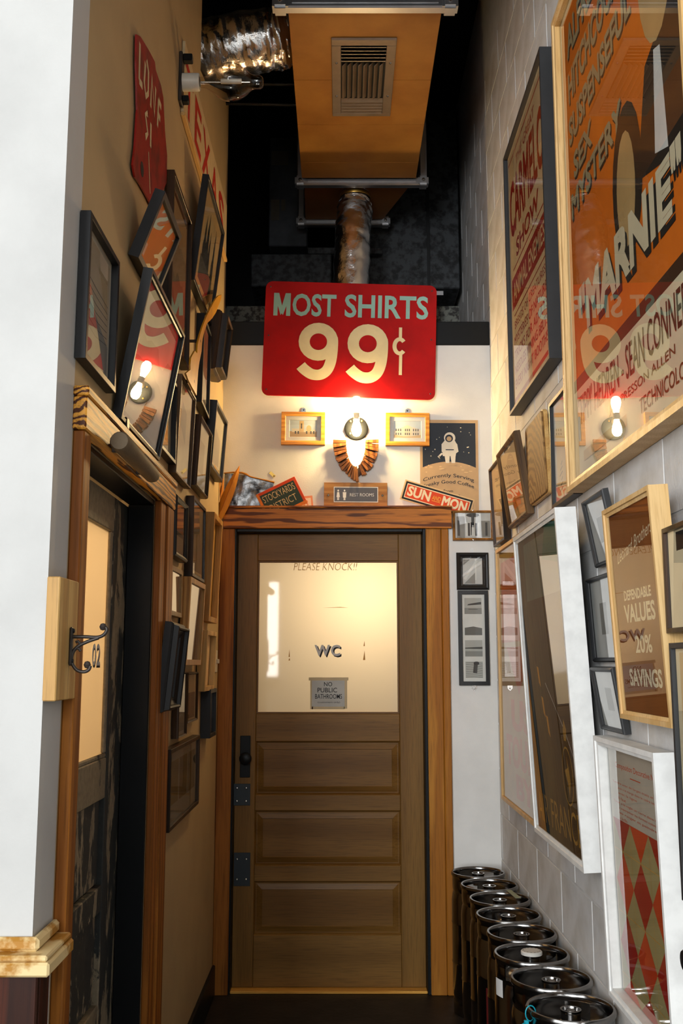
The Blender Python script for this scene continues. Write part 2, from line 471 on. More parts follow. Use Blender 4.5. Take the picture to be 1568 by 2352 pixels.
# ------------------------------------------------------------------ pictures on the side walls
GLASSLESS = set()
def picture(name, label, cat, par, side, d, rail, fmat, draw, paper=P_PAPER, style='flat', rec=0.012, glass=True, matw=0.0, matm=P_WHITE, group=None, gmat=None, gap=0.0):
    Yc, Zc, w, h, rot, lean = par
    u = Vector((0, 1, 0)) if side == 'L' else Vector((0, -1, 0)); nv = Vector((1, 0, 0)) if side == 'L' else Vector((-1, 0, 0)); v = Vector((0, 0, 1))
    v2 = v * math.cos(lean) + nv * math.sin(lean); n2 = nv * math.cos(lean) - v * math.sin(lean)
    ur = u * math.cos(rot) + v2 * math.sin(rot); vr = -u * math.sin(rot) + v2 * math.cos(rot)
    off = max(-(ur * a + vr * b).dot(nv) for a in (-w / 2, w / 2) for b in (-h / 2, h / 2)) + 0.002 + gap
    o = Vector((XL if side == 'L' else XR, Yc, Zc)) + nv * off
    t = thing(name, label, cat, o, group)
    basis(t, ur, vr, n2, o)
    fill_frame(t, w, h, d, rail, fmat, draw, paper, style, rec, glass, matw, matm, gmat)
    return t
def fill_frame(t, w, h, d, rail, fmat, draw, paper, style='flat', rec=0.012, glass=True, matw=0.0, matm=P_WHITE, gmat=None):
    if style == 'flat': prof = [(0, 0), (0, d - 0.001), (0.001, d), (rail - 0.001, d), (rail, d - 0.001), (rail, d - rec)]
    elif style == 'bevel': prof = [(0, 0), (0, d * 0.72), (rail * 0.12, d * 0.86), (rail * 0.35, d), (rail * 0.6, d * 0.94), (rail, d * 0.72), (rail, d - rec)]
    elif style == 'ornate': prof = [(0, 0), (0, d * 0.45), (rail * 0.1, d * 0.6), (rail * 0.18, d * 0.62), (rail * 0.25, d * 0.95), (rail * 0.36, d), (rail * 0.46, d * 0.92), (rail * 0.5, d * 0.7), (rail * 0.8, d * 0.52), (rail * 0.86, d * 0.56), (rail * 0.94, d * 0.5), (rail, d - rec)]
    elif style == 'step': prof = [(0, 0), (0, d), (rail * 0.55, d), (rail * 0.6, d - 0.004), (rail, d - 0.006), (rail, d - rec)]
    MB().ring_rect(w, h, prof).build('moulding', fmat, t)
    iw, ih = w - 2 * rail + 0.004, h - 2 * rail + 0.004
    a = Art(iw, ih, d - rec - 0.002, [paper])
    MB.box(a, -iw / 2, iw / 2, -ih / 2, ih / 2, 0.0005, a.n, 0)
    if matw:
        MB().ring_rect(iw, ih, [(0, a.n), (0, a.n + 0.0025), (matw, a.n + 0.0025), (matw + 0.002, a.n + 0.0003)]).build('mat_board', matm, t)
        a.w -= 2 * matw; a.h -= 2 * matw
    if draw: draw(a)
    a.done('print', t)
    if glass:
        z = d - rec + max(0.003, 0.00005 * a.k + 0.001)
        MB().add([(-iw / 2, -ih / 2, z), (iw / 2, -ih / 2, z), (iw / 2, ih / 2, z), (-iw / 2, ih / 2, z)], [(0, 1, 2, 3)]).build('glass_pane', gmat or M_GLASS, t)

# ================================================================== THE SETTING
CEIL = 4.9
MB().box(-4.0, 3.0, -5.2, 6.8, FLOOR - 0.1, FLOOR).build('floor', M_FLOOR).update_tag()
tag(bpy.data.objects['floor'], 'dark floor of the corridor', None, None, 'structure')
tag(MB().box(-4.0, 3.0, -5.2, 6.8, CEIL, CEIL + 0.1).build('ceiling', M_BLACK), 'black painted open ceiling', None, None, 'structure')

# left corridor wall with the doorway and the ragged hole the foil duct passes through
DY0, DY1, DZ = 2.166, 3.03, 1.925
wl = MB()
wl.box(XL - 0.13, XL, 2.0801, DY0, FLOOR, CEIL)
wl.box(XL - 0.13, XL, DY0, DY1, DZ, CEIL)
wl.box(XL - 0.13, XL, DY1, 3.75, FLOOR, CEIL)
wl.prism([(3.75, FLOOR), (4.72, FLOOR), (4.72, 4.27), (4.62, 4.25), (3.9, 3.86), (3.75, 3.82)], XL - 0.13, XL, lambda p, q, a: (a, p, q))
tag(wl.build('wall_left', M_LEFT), 'cream painted left wall of the corridor', None, None, 'structure')
# wall that faces the camera beside the corridor mouth
tag(MB().box(-4.0, XL, 1.95, 2.08, FLOOR, CEIL).build('wall_front', plain('front_wall_dimmed_white', rgb255(194, 193, 190), 0.7, bump=0.12, bscale=160, nscale=3)), 'bright white wall beside the corridor mouth', None, None, 'structure')  # white paint greyed to offset too much window light on this wall
# front room shell behind the camera
wq = MB(); wq.box(-4.1, -4.0, -5.2, -3.75, FLOOR, CEIL); wq.box(-4.1, -4.0, -0.05, 2.08, FLOOR, CEIL); wq.box(-4.1, -4.0, -3.75, -0.05, FLOOR, 1.05); wq.box(-4.1, -4.0, -3.75, -0.05, 4.0, CEIL)
tag(wq.build('wall_room_left', M_WHITE), None, None, None, 'structure')
wr = MB(); wr.box(-4.0, -3.4, -5.2, -5.0, FLOOR, CEIL); wr.box(-1.3, -1.08, -5.2, -5.0, 1.05, 4.0); wr.box(-0.90, 3.0, -5.2, -5.0, 1.05, 3.0); wr.box(-0.9, -0.86, -5.2, -5.0, 3.0, 4.0); wr.box(0.66, 3.0, -5.2, -5.0, 3.0, 4.0)
wr.box(-3.4, 3.0, -5.2, -5.0, FLOOR, 1.05); wr.box(-3.4, 3.0, -5.2, -5.0, 4.0, CEIL)
tag(wr.build('wall_room_rear', M_WHITE), None, None, None, 'structure')
# beam over the corridor mouth, above the picture
tag(MB().box(XL, XR, 1.72, 1.95, 3.75, CEIL).build('trim_8', M_BLACK), 'black beam over the corridor mouth', None, None, 'structure')
# dark plenum above and behind the WC partition
vo = MB(); vo.box(-1.7, 1.4, 6.5, 6.6, 2.9, CEIL); vo.box(-1.8, -1.7, 3.3, 6.6, 3.0, CEIL); vo.box(-1.7, XL - 0.13, 3.3, 3.4, 3.0, CEIL)
tag(vo.build('wall_void', M_BLACK), 'black walls of the space above the partition', None, None, 'structure')

# right wall of painted concrete blocks
wallr = struct('wall_right', 'grey painted concrete block wall')
MB().box(XR + 0.0018, XR + 0.2, -5.2, 6.6, FLOOR, CEIL).build('mortar_bed', M_JOINT, wallr)
def block_mesh(w, h):
    m = MB(); c = 0.0018; X = XR
    a, b = w / 2, h / 2
    m.add([(XR + 0.006 - X, -a, -b), (XR + 0.006 - X, a, -b), (XR + 0.006 - X, a, b), (XR + 0.006 - X, -a, b),
           (0, -a + c, -b + c), (0, a - c, -b + c), (0, a - c, b - c), (0, -a + c, b - c)],
          [(4, 7, 6, 5), (0, 4, 5, 1), (1, 5, 6, 2), (2, 6, 7, 3), (3, 7, 4, 0)])
    return m
b0 = block_mesh(0.402, 0.194).build('block', M_BLOCK, wallr)
first = True
for r in range(0, 22):
    zc = 0.05 + 0.2 * r
    for k in range(12):
        yc = 1.79 + 0.41 * k + (0.205 if r % 2 else 0.0) - 0.41
        if yc > 6.2: continue
        o = b0 if first else b0.copy()
        if not first: col.objects.link(o); o.parent = wallr
        first = False
        o.location = (XR, yc, zc)

# back partition with the WC doorway
ZT = 2.965
wb = MB()
wb.box(XL, -0.512, YB, YB + 0.12, FLOOR, ZT); wb.box(0.398, XR + 0.003, YB, YB + 0.12, FLOOR, ZT); wb.box(-0.512, 0.398, YB, YB + 0.12, 2.06, ZT)
tag(wb.build('wall_back', M_WHITE), 'white back wall of the corridor', None, None, 'structure')
tag(MB().box(XL + 0.002, XR, YB - 0.005, YB + 0.13, ZT + 0.001, 3.085).build('trim_1', M_BLACKG, None, 0.003), 'black cap beam on top of the back wall', None, None, 'structure')
tag(MB().box(XL - 0.1, XR - 0.13, YB + 0.135, YB + 0.20, 3.10, 3.215).build('trim_2', M_SPECK), 'paint speckled ledge board behind the cap beam', None, None, 'structure')

# rooms behind the two lit doors
wc = MB(); wc.box(-1.0, 1.0, 6.3, 6.38, FLOOR, 2.9); wc.box(-1.08, -1.0, 4.82, 6.38, FLOOR, 2.9); wc.box(1.0, 1.08, 4.82, 6.38, FLOOR, 2.9); wc.box(-1.08, 1.08, 4.82, 6.38, 2.9, 2.95)
tag(wc.build('wall_wc', M_WHITE), 'walls of the lit room behind the WC door', None, None, 'structure')
point_light('wc_vanity_lamp', (0.11, 5.16, 1.76), 11.0, (1.0, 0.77, 0.48), 0.04)
w2 = MB(); w2.box(-2.0, -1.95, 2.0, 3.3, FLOOR, 2.5); w2.box(-1.95, -0.71, 2.1, 2.15, FLOOR, 2.5); w2.box(-1.95, -0.71, 3.2, 3.25, FLOOR, 2.5); w2.box(-2.0, -0.71, 2.0, 3.3, 2.5, 2.55)
tag(w2.build('wall_room_two', M_WHITE), 'walls of the lit room behind the left door', None, None, 'structure')
point_light('room_two_lamp', (-1.5, 2.75, 1.9), 19.0, (1.0, 0.72, 0.42), 0.06)

# left baseboard
tag(MB().box(XL, XL + 0.014, 3.245, YB - 0.022, FLOOR, 0.10).build('baseboard_left', M_BLACKG, None, 0.004), 'black baseboard along the left wall', None, None, 'structure')

# chair rail and wainscot boards on the wall beside the corridor mouth
M_RAIL = plain('worn_cream_rail', rgb255(226, 200, 146), 0.5, c2=rgb255(172, 120, 44), nscale=11, lo=0.52, hi=0.6, bump=0.1)
rail = struct('trim_3', 'worn cream chair rail on the wall corner')
def rail_run(z0, z1, p, ch):
    m = MB()
    m.prism([(-3.0, 1.95 - p), (XL + p, 1.95 - p), (XL + p, 2.075), (XL, 2.075), (XL, 1.95), (-3.0, 1.95)], z0, z1)
    return m
rail_run(0.868, 0.893, 0.046, 0).build('rail_nosing', M_RAIL, rail, 0.004)
rail_run(0.8932, 0.904, 0.040, 0).build('rail_top', M_RAIL, rail, 0.003)
rail_run(0.9042, 0.929, 0.017, 0).build('rail_cove', M_RAIL, rail, 0.006)
M_WAIN = wood('red_brown_wainscot', rgb255(70, 30, 14), rgb255(46, 20, 9), 'Z', 6, 1.0, 0.45)
wain = struct('trim_4', 'dark red brown wainscot boards under the chair rail')
for k in range(7):
    x1 = XL + 0.018 - 0.088 * k
    MB().box(x1 - 0.086, x1, 1.932, 1.949, FLOOR, 0.867).build('board', M_WAIN, wain, 0.003)
MB().box(XL + 0.001, XL + 0.018, 1.95, 2.012, FLOOR, 0.867).build('board', M_WAIN, wain, 0.003)

# --------------------------------------------------------------- WC door
trimb = struct('trim_5', 'oak casing around the WC door')
MB().box(-0.561, 0.522, YB - 0.028, YB, 2.058, 2.155).build('header_board', M_HEADER, trimb, 0.003)
MB().box(-0.561, 0.524, YB - 0.034, YB, 2.1555, 2.166).build('header_cap', M_HEADER, trimb, 0.002)
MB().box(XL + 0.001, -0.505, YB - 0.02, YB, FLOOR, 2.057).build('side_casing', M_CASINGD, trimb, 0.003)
MB().box(0.399, 0.470, YB - 0.02, YB, FLOOR, 2.057).build('side_casing', M_CASING, trimb, 0.003)
MB().box(0.471, 0.505, YB - 0.024, YB, FLOOR, 2.057).build('side_casing', M_CASING, trimb, 0.004)
jb = struct('trim_6', 'black door jamb of the WC door')
MB().box(-0.511, -0.497, YB - 0.012, YB + 0.12, FLOOR, 2.057).build('jamb_board', M_BLACKG, jb, 0.002)
MB().box(0.384, 0.3975, YB - 0.012, YB + 0.12, FLOOR, 2.057).build('jamb_board', M_BLACKG, jb, 0.002)
MB().box(-0.4965, 0.3835, YB - 0.012, YB + 0.12, 2.043, 2.057).build('jamb_board', M_BLACKG, jb, 0.002)
MB().box(-0.497, 0.384, YB + 0.0, YB + 0.11, FLOOR + 0.0005, -0.018).build('threshold', wood('threshold_oak_brightened', rgb255(244, 186, 92), rgb255(226, 160, 70), 'X', 14, 1, 0.4), jb, 0.003)  # oak colour brightened to stand in for light leaking under the door
door1 = struct('door_1', 'brown panelled WC door with a lit frosted pane', (-0.055, YB + 0.05, -0.016))
YD = YB + 0.05; TH = 0.042
def dbox(name, x0, x1, z0, z1, mat, y0=YD, y1=YD + TH, bev=0.0025):
    return MB().box(x0, x1, y0, y1, z0, z1).build(name, mat, door1, bev, world=True)
GX0, GX1, GZ0, GZ1 = -0.400, 0.272, 1.192, 1.911
PX0, PX1 = -0.408, 0.270
dbox('stile', -0.4955, GX0 - 0.0005, -0.016, 2.041, M_DOORW)
dbox('stile', GX1 + 0.0005, 0.3825, -0.016, 2.041, M_DOORW)
for z0, z1 in ((GZ1, 2.041), (1.066, GZ0), (0.753, 0.824), (0.440, 0.510), (-0.016, 0.207)):
    dbox('rail', GX0, GX1, z0, z1, M_DOORH)
for z0, z1 in ((0.824, 1.066), (0.510, 0.753), (0.207, 0.440)):
    m = MB(); a = [(GX0, z0), (GX1, z0), (GX1, z1), (GX0, z1)]
    def ring(i, y): return [(GX0 + i, y, z0 + i), (GX1 - i, y, z0 + i), (GX1 - i, y, z1 - i), (GX0 + i, y, z1 - i)]
    R = [ring(0, YD + 0.003), ring(0.007, YD + 0.014), ring(0.012, YD + 0.014), ring(0.036, YD + 0.007), ring(0.038, YD + 0.0095)]
    vs = [p for r in R for p in r]; fs = [(k * 4 + i, k * 4 + (i + 1) % 4, (k + 1) * 4 + (i + 1) % 4, (k + 1) * 4 + i) for k in range(4) for i in range(4)] + [(16, 17, 18, 19)]
    m.add(vs, fs).build('panel', M_PANELF, door1, world=True)
    MB().box(GX0, GX1, YD + 0.03, YD + 0.034, z0, z1).build('panel_back', M_PANELF, door1, world=True)
# glazing bead and frosted pane
gb = MB(); 
for i, (ins, y) in enumerate(((0.0, YD + 0.001),)):
    pass
M_BEAD = plain('glazing_bead_paint', rgb255(120, 84, 44), 0.5)
for x0, x1, z0, z1 in ((GX0, GX1, GZ1 - 0.008, GZ1), (GX0, GX1, GZ0, GZ0 + 0.008), (GX0, GX0 + 0.008, GZ0 + 0.008, GZ1 - 0.008), (GX1 - 0.008, GX1, GZ0 + 0.008, GZ1 - 0.008)):
    dbox('glazing_bead', x0, x1, z0, z1, M_BEAD, YD + 0.004, YD + 0.016, 0.0015)
M_FROST = frosted('frosted_pane', rgb255(250, 238, 216), 0.25)
YP = YD + 0.018
pane = MB().add([(GX0, YP, GZ0), (GX1, YP, GZ0), (GX1, YP, GZ1), (GX0, YP, GZ1)], [(0, 1, 2, 3)]).build('glass_pane', M_FROST, door1, world=True)
# painted lettering on the glass: WC with a drop shadow, PLEASE KNOCK!! scratched along the top
def glass_text(s, px0, py0, px1, py1, mat, dy, name='lettering', parent=None, **k):
    p0 = onY(px0, py1, YP); p1 = onY(px1, py0, YP)
    vs, fs = text_geo(s, k.get('bold', 0.0), k.get('shear', 0.0), k.get('spacing', 1.0))
    m = MB(); m.add([(p0.x + (p1.x - p0.x) * a, YP - dy, p0.z + (p1.z - p0.z) * b) for a, b in vs], fs)
    return m.build(name, mat, parent or door1, world=True)
glass_text('WC', 725, 1484, 784, 1510, P_BLACK, 0.0006, bold=0.03, spacing=1.15)
glass_text('WC', 722, 1481, 781, 1507, P_LGREY, 0.0012, bold=0.03, spacing=1.15)
glass_text('PLEASE KNOCK!!', 674, 1293, 820, 1310, ink('faded_ochre', 214, 176, 116), 0.0006, shear=0.2, bold=-0.012)
sc = MB()
for px, py, w, h in ((664, 1500, 3, 18), (664, 1514, 4, 6), (836, 1478, 3, 12), (836, 1505, 5, 22), (770, 1395, 60, 1.5)):
    p0 = onY(px - w / 2, py + h / 2, YP); p1 = onY(px + w / 2, py - h / 2, YP)
    sc.add([(p0.x, YP - 0.0005, p0.z), (p1.x, YP - 0.0005, p0.z), ((p0.x + p1.x) / 2 + w * 0.0004, YP - 0.0005, p1.z)], [(0, 1, 2)])
sc.build('scratches', plain('scratch_ochre', rgb255(190, 132, 52), 0.6), door1, world=True)
# lock plate, knob and blue-grey metal plates on the left stile
kp = onY(563, 1735, YD)
MB().box(kp.x - 0.024, kp.x + 0.024, YD - 0.004, YD, kp.z - 0.10, kp.z + 0.09).build('lock_plate', M_BLACKG, door1, 0.003, world=True)
MB().lathe([(0.0, -0.05), (0.016, -0.05), (0.026, -0.044), (0.029, -0.034), (0.024, -0.024), (0.011, -0.018), (0.011, -0.004), (0.017, -0.003)], 20, (kp.x + 0.004, YD, kp.z - 0.012), 'Y').build('knob', M_BLACKG, door1, smooth=True, world=True)
M_PLATE = plain('blue_grey_plate', rgb255(40, 48, 54), 0.45, 0.3)
for (a, b) in ((1800, 1850), (1958, 2035)):
    p0 = onY(536, b, YD); p1 = onY(575, a, YD)
    pl = MB().box(p0.x, p1.x, YD - 0.003, YD, p0.z, p1.z).build('metal_plate', M_PLATE, door1, 0.001, world=True)
    for fx in (0.2, 0.75):
        for fz in (0.2, 0.8):
            MB().lathe([(0, -0.006), (0.004, -0.0055), (0.006, -0.003)], 8, (p0.x + (p1.x - p0.x) * fx, YD, p0.z + (p1.z - p0.z) * fz), 'Y').build('screw', M_STEEL, door1, world=True)

# taped paper note on the pane
p0 = onY(716, 1623, YP); p1 = onY(791, 1563, YP)
note = thing('paper_note', 'handwritten paper note reading NO PUBLIC BATHROOMS taped to the WC door glass', 'note', ((p0.x + p1.x) / 2, YP - 0.0008, (p0.z + p1.z) / 2))
basis(note, (1, 0, 0), (0, 0, 1), (0, -1, 0), note.location)
nw, nh = p1.x - p0.x, p1.z - p0.z
MB().box(-nw / 2, nw / 2, -nh / 2, nh / 2, 0.0004, 0.0012).build('sheet', ink('note_paper', 200, 202, 196), note)
a = Art(nw, nh, 0.0014, [P_BLACK])
a.text('NO', 0.37, 0.78, 0.62, 0.94, P_BLACK, 0.004); a.text('PUBLIC', 0.17, 0.54, 0.77, 0.72, P_BLACK, 0.004)
a.text('BATHROOMS', 0.10, 0.30, 0.92, 0.48, P_BLACK, 0.004); a.text('(customers only)', 0.18, 0.12, 0.86, 0.20, P_BLACK)
a.done('lettering', note)
M_TAPE = ink('masking_tape', 214, 196, 156)
for x0, x1, y0, y1 in ((-0.6, 0.62, 0.5, 0.62), (-0.55, -0.47, -0.6, 0.5), (0.48, 0.58, -0.58, 0.5), (-0.5, 0.5, -0.6, -0.5)):
    MB().box(x0 * nw, x1 * nw, y0 * nh, y1 * nh, 0.0004, 0.0009).build('tape_strip', M_TAPE, note)

# --------------------------------------------------------------- left door, peeling paint, lit pane
XD = -0.655
M_PEEL = peeling('peeling_paint', rgb255(44, 46, 44), rgb255(150, 136, 112), 10.0, 0.535)
M_PEEL2 = peeling('peeling_paint_pale', rgb255(140, 126, 102), rgb255(44, 46, 44), 10.0, 0.60)
trl = struct('trim_7', 'oak casing of the left door')
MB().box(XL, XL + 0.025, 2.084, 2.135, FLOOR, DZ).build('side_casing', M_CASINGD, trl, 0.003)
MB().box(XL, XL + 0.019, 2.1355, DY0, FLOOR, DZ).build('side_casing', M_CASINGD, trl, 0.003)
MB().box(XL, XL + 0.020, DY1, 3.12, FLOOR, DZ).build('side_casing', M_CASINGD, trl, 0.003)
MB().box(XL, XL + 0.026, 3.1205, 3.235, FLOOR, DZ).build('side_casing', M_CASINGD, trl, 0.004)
MB().box(XL, XL + 0.030, 2.075, 3.235, DZ + 0.0005, 1.998).build('header_board', M_HEADERY, trl, 0.003)
MB().box(XL, XL + 0.034, 2.072, 3.240, 1.9985, 2.02).build('header_cap', M_HEADERY, trl, 0.003)
MB().box(XD + 0.002, XL, DY1 - 0.016, DY1 - 0.0005, FLOOR, DZ - 0.0165).build('jamb_board', M_BLACKG, trl, 0.002)
MB().box(XD + 0.002, XL, DY0 + 0.0005, DY0 + 0.016, FLOOR, DZ - 0.0165).build('jamb_board', M_BLACKG, trl, 0.002)
MB().box(XD + 0.002, XL, DY0, DY1, DZ - 0.016, DZ - 0.0005).build('jamb_board', M_BLACKG, trl, 0.002)
door2 = struct('door_2', 'left door with flaking dark paint and a lit glass pane', (XD - 0.02, 2.6, FLOOR))
def lbox(name, y0, y1, z0, z1, mat, x0=XD - 0.042, x1=XD, bev=0.003):
    return MB().box(x0, x1, y0, y1, z0, z1).build(name, mat, door2, bev, world=True)
LG = (2.31, 2.846, 1.17, 1.803)
lbox('stile', DY0 + 0.003, LG[0], -0.015, 1.905, M_PEEL); lbox('stile', LG[1], DY1 - 0.003, -0.015, 1.905, M_PEEL)
for z0, z1, mm in ((LG[3], 1.905, M_PEEL2), (1.06, LG[2], M_PEEL2), (0.76, 0.83, M_PEEL), (0.45, 0.52, M_PEEL2), (-0.015, 0.2, M_PEEL)):
    lbox('rail', LG[0] + 0.0005, LG[1] - 0.0005, z0, z1, mm)
for z0, z1 in ((0.83, 1.06), (0.52, 0.76), (0.2, 0.45)):
    lbox('panel', LG[0] + 0.0005, LG[1] - 0.0005, z0 + 0.0005, z1 - 0.0005, M_PEEL, XD - 0.03, XD - 0.014, 0.006)
lbox('glazing_bead', LG[0], LG[1], LG[2], LG[2] + 0.012, M_PEEL2, XD - 0.012, XD - 0.002); lbox('glazing_bead', LG[1] - 0.022, LG[1], LG[2] + 0.012, LG[3], M_PEEL2, XD - 0.012, XD - 0.002)
M_FROST2 = frosted('frosted_pane_warm', rgb255(248, 226, 190), 0.2)
MB().add([(XD - 0.014, LG[0], LG[2]), (XD - 0.014, LG[1], LG[2]), (XD - 0.014, LG[1], LG[3]), (XD - 0.014, LG[0], LG[3])], [(0, 1, 2, 3)]).build('glass_pane', M_FROST2, door2, world=True)
q0 = onX(213, 1514, XD - 0.013); q1 = onX(231, 1470, XD - 0.013)
for dx, dz, mt, e in ((0.006, -0.006, P_BLACK, 0.0006), (0, 0, P_LGREY, 0.0012)):
    vs, fs = text_geo('02', 0.02, 0, 1.05)
    y0 = q0.y - 0.01; y1 = q1.y
    MB().add([(XD - 0.014 + e, y0 + (y1 - y0) * p + dx, 1.452 - 0.03 + 0.06 * q + dz) for p, q in vs], fs).build('lettering', mt, door2, world=True)

# coat hook board at the wall corner
board = thing('coat_hook', 'black iron scroll coat hook on a pale wooden board at the left wall corner', 'coat hook', (XL, 2.01, 1.36))
M_BOARD = wood('hook_board_wood', rgb255(206, 168, 106), rgb255(184, 142, 82), 'Z', 6, 1.2, 0.5)
MB().box(XL, XL + 0.026, 1.944, 2.083, 1.358, 1.598).build('board', M_BOARD, board, 0.002, world=True)
hx, hy = XL + 0.026, 2.03
MB().box(hx, hx + 0.006, hy - 0.008, hy + 0.008, 1.425, 1.503).build('back_plate', M_IRON, board, 0.003, world=True)
def hk(pts, r): 
    P = [(hx + 0.002 + x, hy, z) for x, z in pts]
    return P, r
def smooth_path(pts, n=6):
    out = []
    P = [Vector(p) for p in pts]
    for i in range(len(P) - 1):
        p0 = P[max(i - 1, 0)]; p1 = P[i]; p2 = P[i + 1]; p3 = P[min(i + 2, len(P) - 1)]
        for k in range(n):
            t = k / n
            out.append(0.5 * ((2 * p1) + (-p0 + p2) * t + (2 * p0 - 5 * p1 + 4 * p2 - p3) * t * t + (-p0 + 3 * p1 - 3 * p2 + p3) * t ** 3))
    out.append(P[-1])
    return out
up = [(0.0, 1.483), (0.03, 1.483), (0.055, 1.482), (0.068, 1.487), (0.074, 1.497), (0.070, 1.504)]
lo = [(0.058, 1.481), (0.035, 1.473), (0.016, 1.463), (0.006, 1.449), (0.006, 1.431), (0.016, 1.417), (0.030, 1.413), (0.040, 1.417), (0.043, 1.425)]
MB().tube(smooth_path([(hx + x, hy, z) for x, z in up]), 0.0036, 10).build('upper_arm', M_IRON, board, smooth=True, world=True)
MB().tube(smooth_path([(hx + x, hy, z) for x, z in lo]), 0.0036, 10).build('lower_scroll', M_IRON, board, smooth=True, world=True)
for x, z in ((0.066, 1.503), (0.037, 1.427)):
    MB().lathe([(0, -0.0075), (0.005, -0.006), (0.0075, 0), (0.005, 0.006), (0, 0.0075)], 14, (hx + x, hy, z)).build('ball_end', M_IRON, board, smooth=True, world=True)
for z in (1.434, 1.495):
    MB().lathe([(0.005, 0.006), (0.004, 0.009), (0, 0.0095)], 10, (hx, hy, z), 'X').build('screw', M_BLACKG, board, world=True)
MB().tube([(hx + 0.012, hy, 1.462), (hx + 0.02, hy, 1.458), (hx + 0.022, hy, 1.454)], 0.003, 8).build('leaf_curl', M_IRON, board, smooth=True, world=True)
MB().tube([(hx + 0.022, hy, 1.468), (hx + 0.016, hy, 1.474), (hx + 0.012, hy, 1.472)], 0.003, 8).build('leaf_curl', M_IRON, board, smooth=True, world=True)

# light switch beside the WC door
sw = thing('light_switch', 'white light switch at the end of the left wall', 'switch', (XL, 4.57, 1.435))
M_SW = plain('switch_plastic', rgb255(216, 206, 186), 0.4)
MB().box(XL, XL + 0.008, 4.53, 4.61, 1.385, 1.485).build('cover_plate', M_SW, sw, 0.003, world=True)
MB().box(XL + 0.008, XL + 0.020, 4.562, 4.578, 1.425, 1.445).build('toggle', M_SW, sw, 0.002, world=True)

# ================================================================== THINGS ON THE BACK WALL
def back_thing(name, label, cat, TL, TR, BL, yp, group=None):
    """a flat thing on the back wall whose front lies at depth yp; returns root, width, height"""
    a, b, c = onY(*TL, yp), onY(*TR, yp), onY(*BL, yp)
    w = (b - a).length; h = (c - a).length
    u = (b - a).normalized(); n = Vector((0, -1, 0)); v = n.cross(u)
    cen = a + u * w / 2 - v * h / 2
    t = thing(name, label, cat, cen, group); basis(t, u, v, n, cen)
    return t, w, h
def rounded(w, h, r, n=6):
    pts = []
    for cx, cy, a0 in ((w / 2 - r, h / 2 - r, 0), (-w / 2 + r, h / 2 - r, PI / 2), (-w / 2 + r, -h / 2 + r, PI), (w / 2 - r, -h / 2 + r, 1.5 * PI)):
        for i in range(n + 1):
            a = a0 + PI / 2 * i / n; pts.append((cx + r * math.cos(a), cy + r * math.sin(a)))
    return pts

# big red price sign
sg, w, h = back_thing('price_sign', 'large red painted sign reading MOST SHIRTS 99 cents', 'sign', (611, 645), (1003, 656), (604, 907), 4.655)
MB().prism(rounded(w, h, 0.035), -0.012, 0.0).build('board', P_SIGN, sg, 0.0015)
a = Art(w, h, 0.0004, [P_TURQ])
for q in ([(0.050, 0.695), (0.074, 0.695), (0.074, 0.895), (0.050, 0.895)], [(0.124, 0.695), (0.148, 0.695), (0.148, 0.895), (0.124, 0.895)], [(0.050, 0.895), (0.080, 0.895), (0.107, 0.735), (0.092, 0.700)], [(0.148, 0.895), (0.118, 0.895), (0.091, 0.735), (0.106, 0.700)]):
    a.poly(q, P_TURQ)
a.text('OST', 0.160, 0.695, 0.415, 0.895, P_TURQ, 0.022)
a.text('SHIRTS', 0.465, 0.695, 0.952, 0.900, P_TURQ, 0.022)
a.done('lettering', sg)
a = Art(w, h, 0.0004, [P_CREAM])
SIGNX = ink('sign_cream', 232, 216, 170)
def nine(cx, cy, s):
    # hooked numeral drawn as one stroke: bowl and swept tail
    asp = h / w
    pts = []
    for i in range(25):
        t = PI * 0.0 + 2 * PI * i / 24
        pts.append((cx + 0.078 * s * math.cos(t), cy + 0.113 * s * math.sin(t)))
    a.line(pts, 0.088 * s, SIGNX)
    tail = [(cx + 0.076 * s, cy + 0.035 * s), (cx + 0.0785 * s, cy), (cx + 0.077 * s, cy - 0.085 * s), (cx + 0.069 * s, cy - 0.17 * s), (cx + 0.05 * s, cy - 0.235 * s), (cx + 0.015 * s, cy - 0.270 * s), (cx - 0.03 * s, cy - 0.268 * s), (cx - 0.07 * s, cy - 0.232 * s), (cx - 0.092 * s, cy - 0.20 * s)]
    tail = [(p.x, p.y) for p in smooth_path([(x, y, 0) for x, y in tail], 5)]
    a.line(tail, 0.086 * s, SIGNX)
nine(0.318, 0.475, 1.06); nine(0.605, 0.470, 1.09)
cc = [(0.79 + 0.030 * math.cos(t), 0.455 + 0.062 * math.sin(t)) for t in [0.7 + (2 * PI - 1.4) * i / 20 for i in range(21)]]
a.line(cc, 0.034, SIGNX); a.rect(0.784, 0.505, 0.802, 0.62, SIGNX); a.rect(0.788, 0.205, 0.806, 0.40, SIGNX)
a.done('numerals', sg)
for x, y in ((0.028, 0.95), (0.972, 0.95), (0.028, 0.52), (0.972, 0.52), (0.028, 0.05), (0.972, 0.05)):
    MB().lathe([(0.004, 0.0), (0.003, 0.0015), (0, 0.002)], 10, ((x - 0.5) * w, (y - 0.5) * h, 0.0)).build('screw', M_IRON, sg)

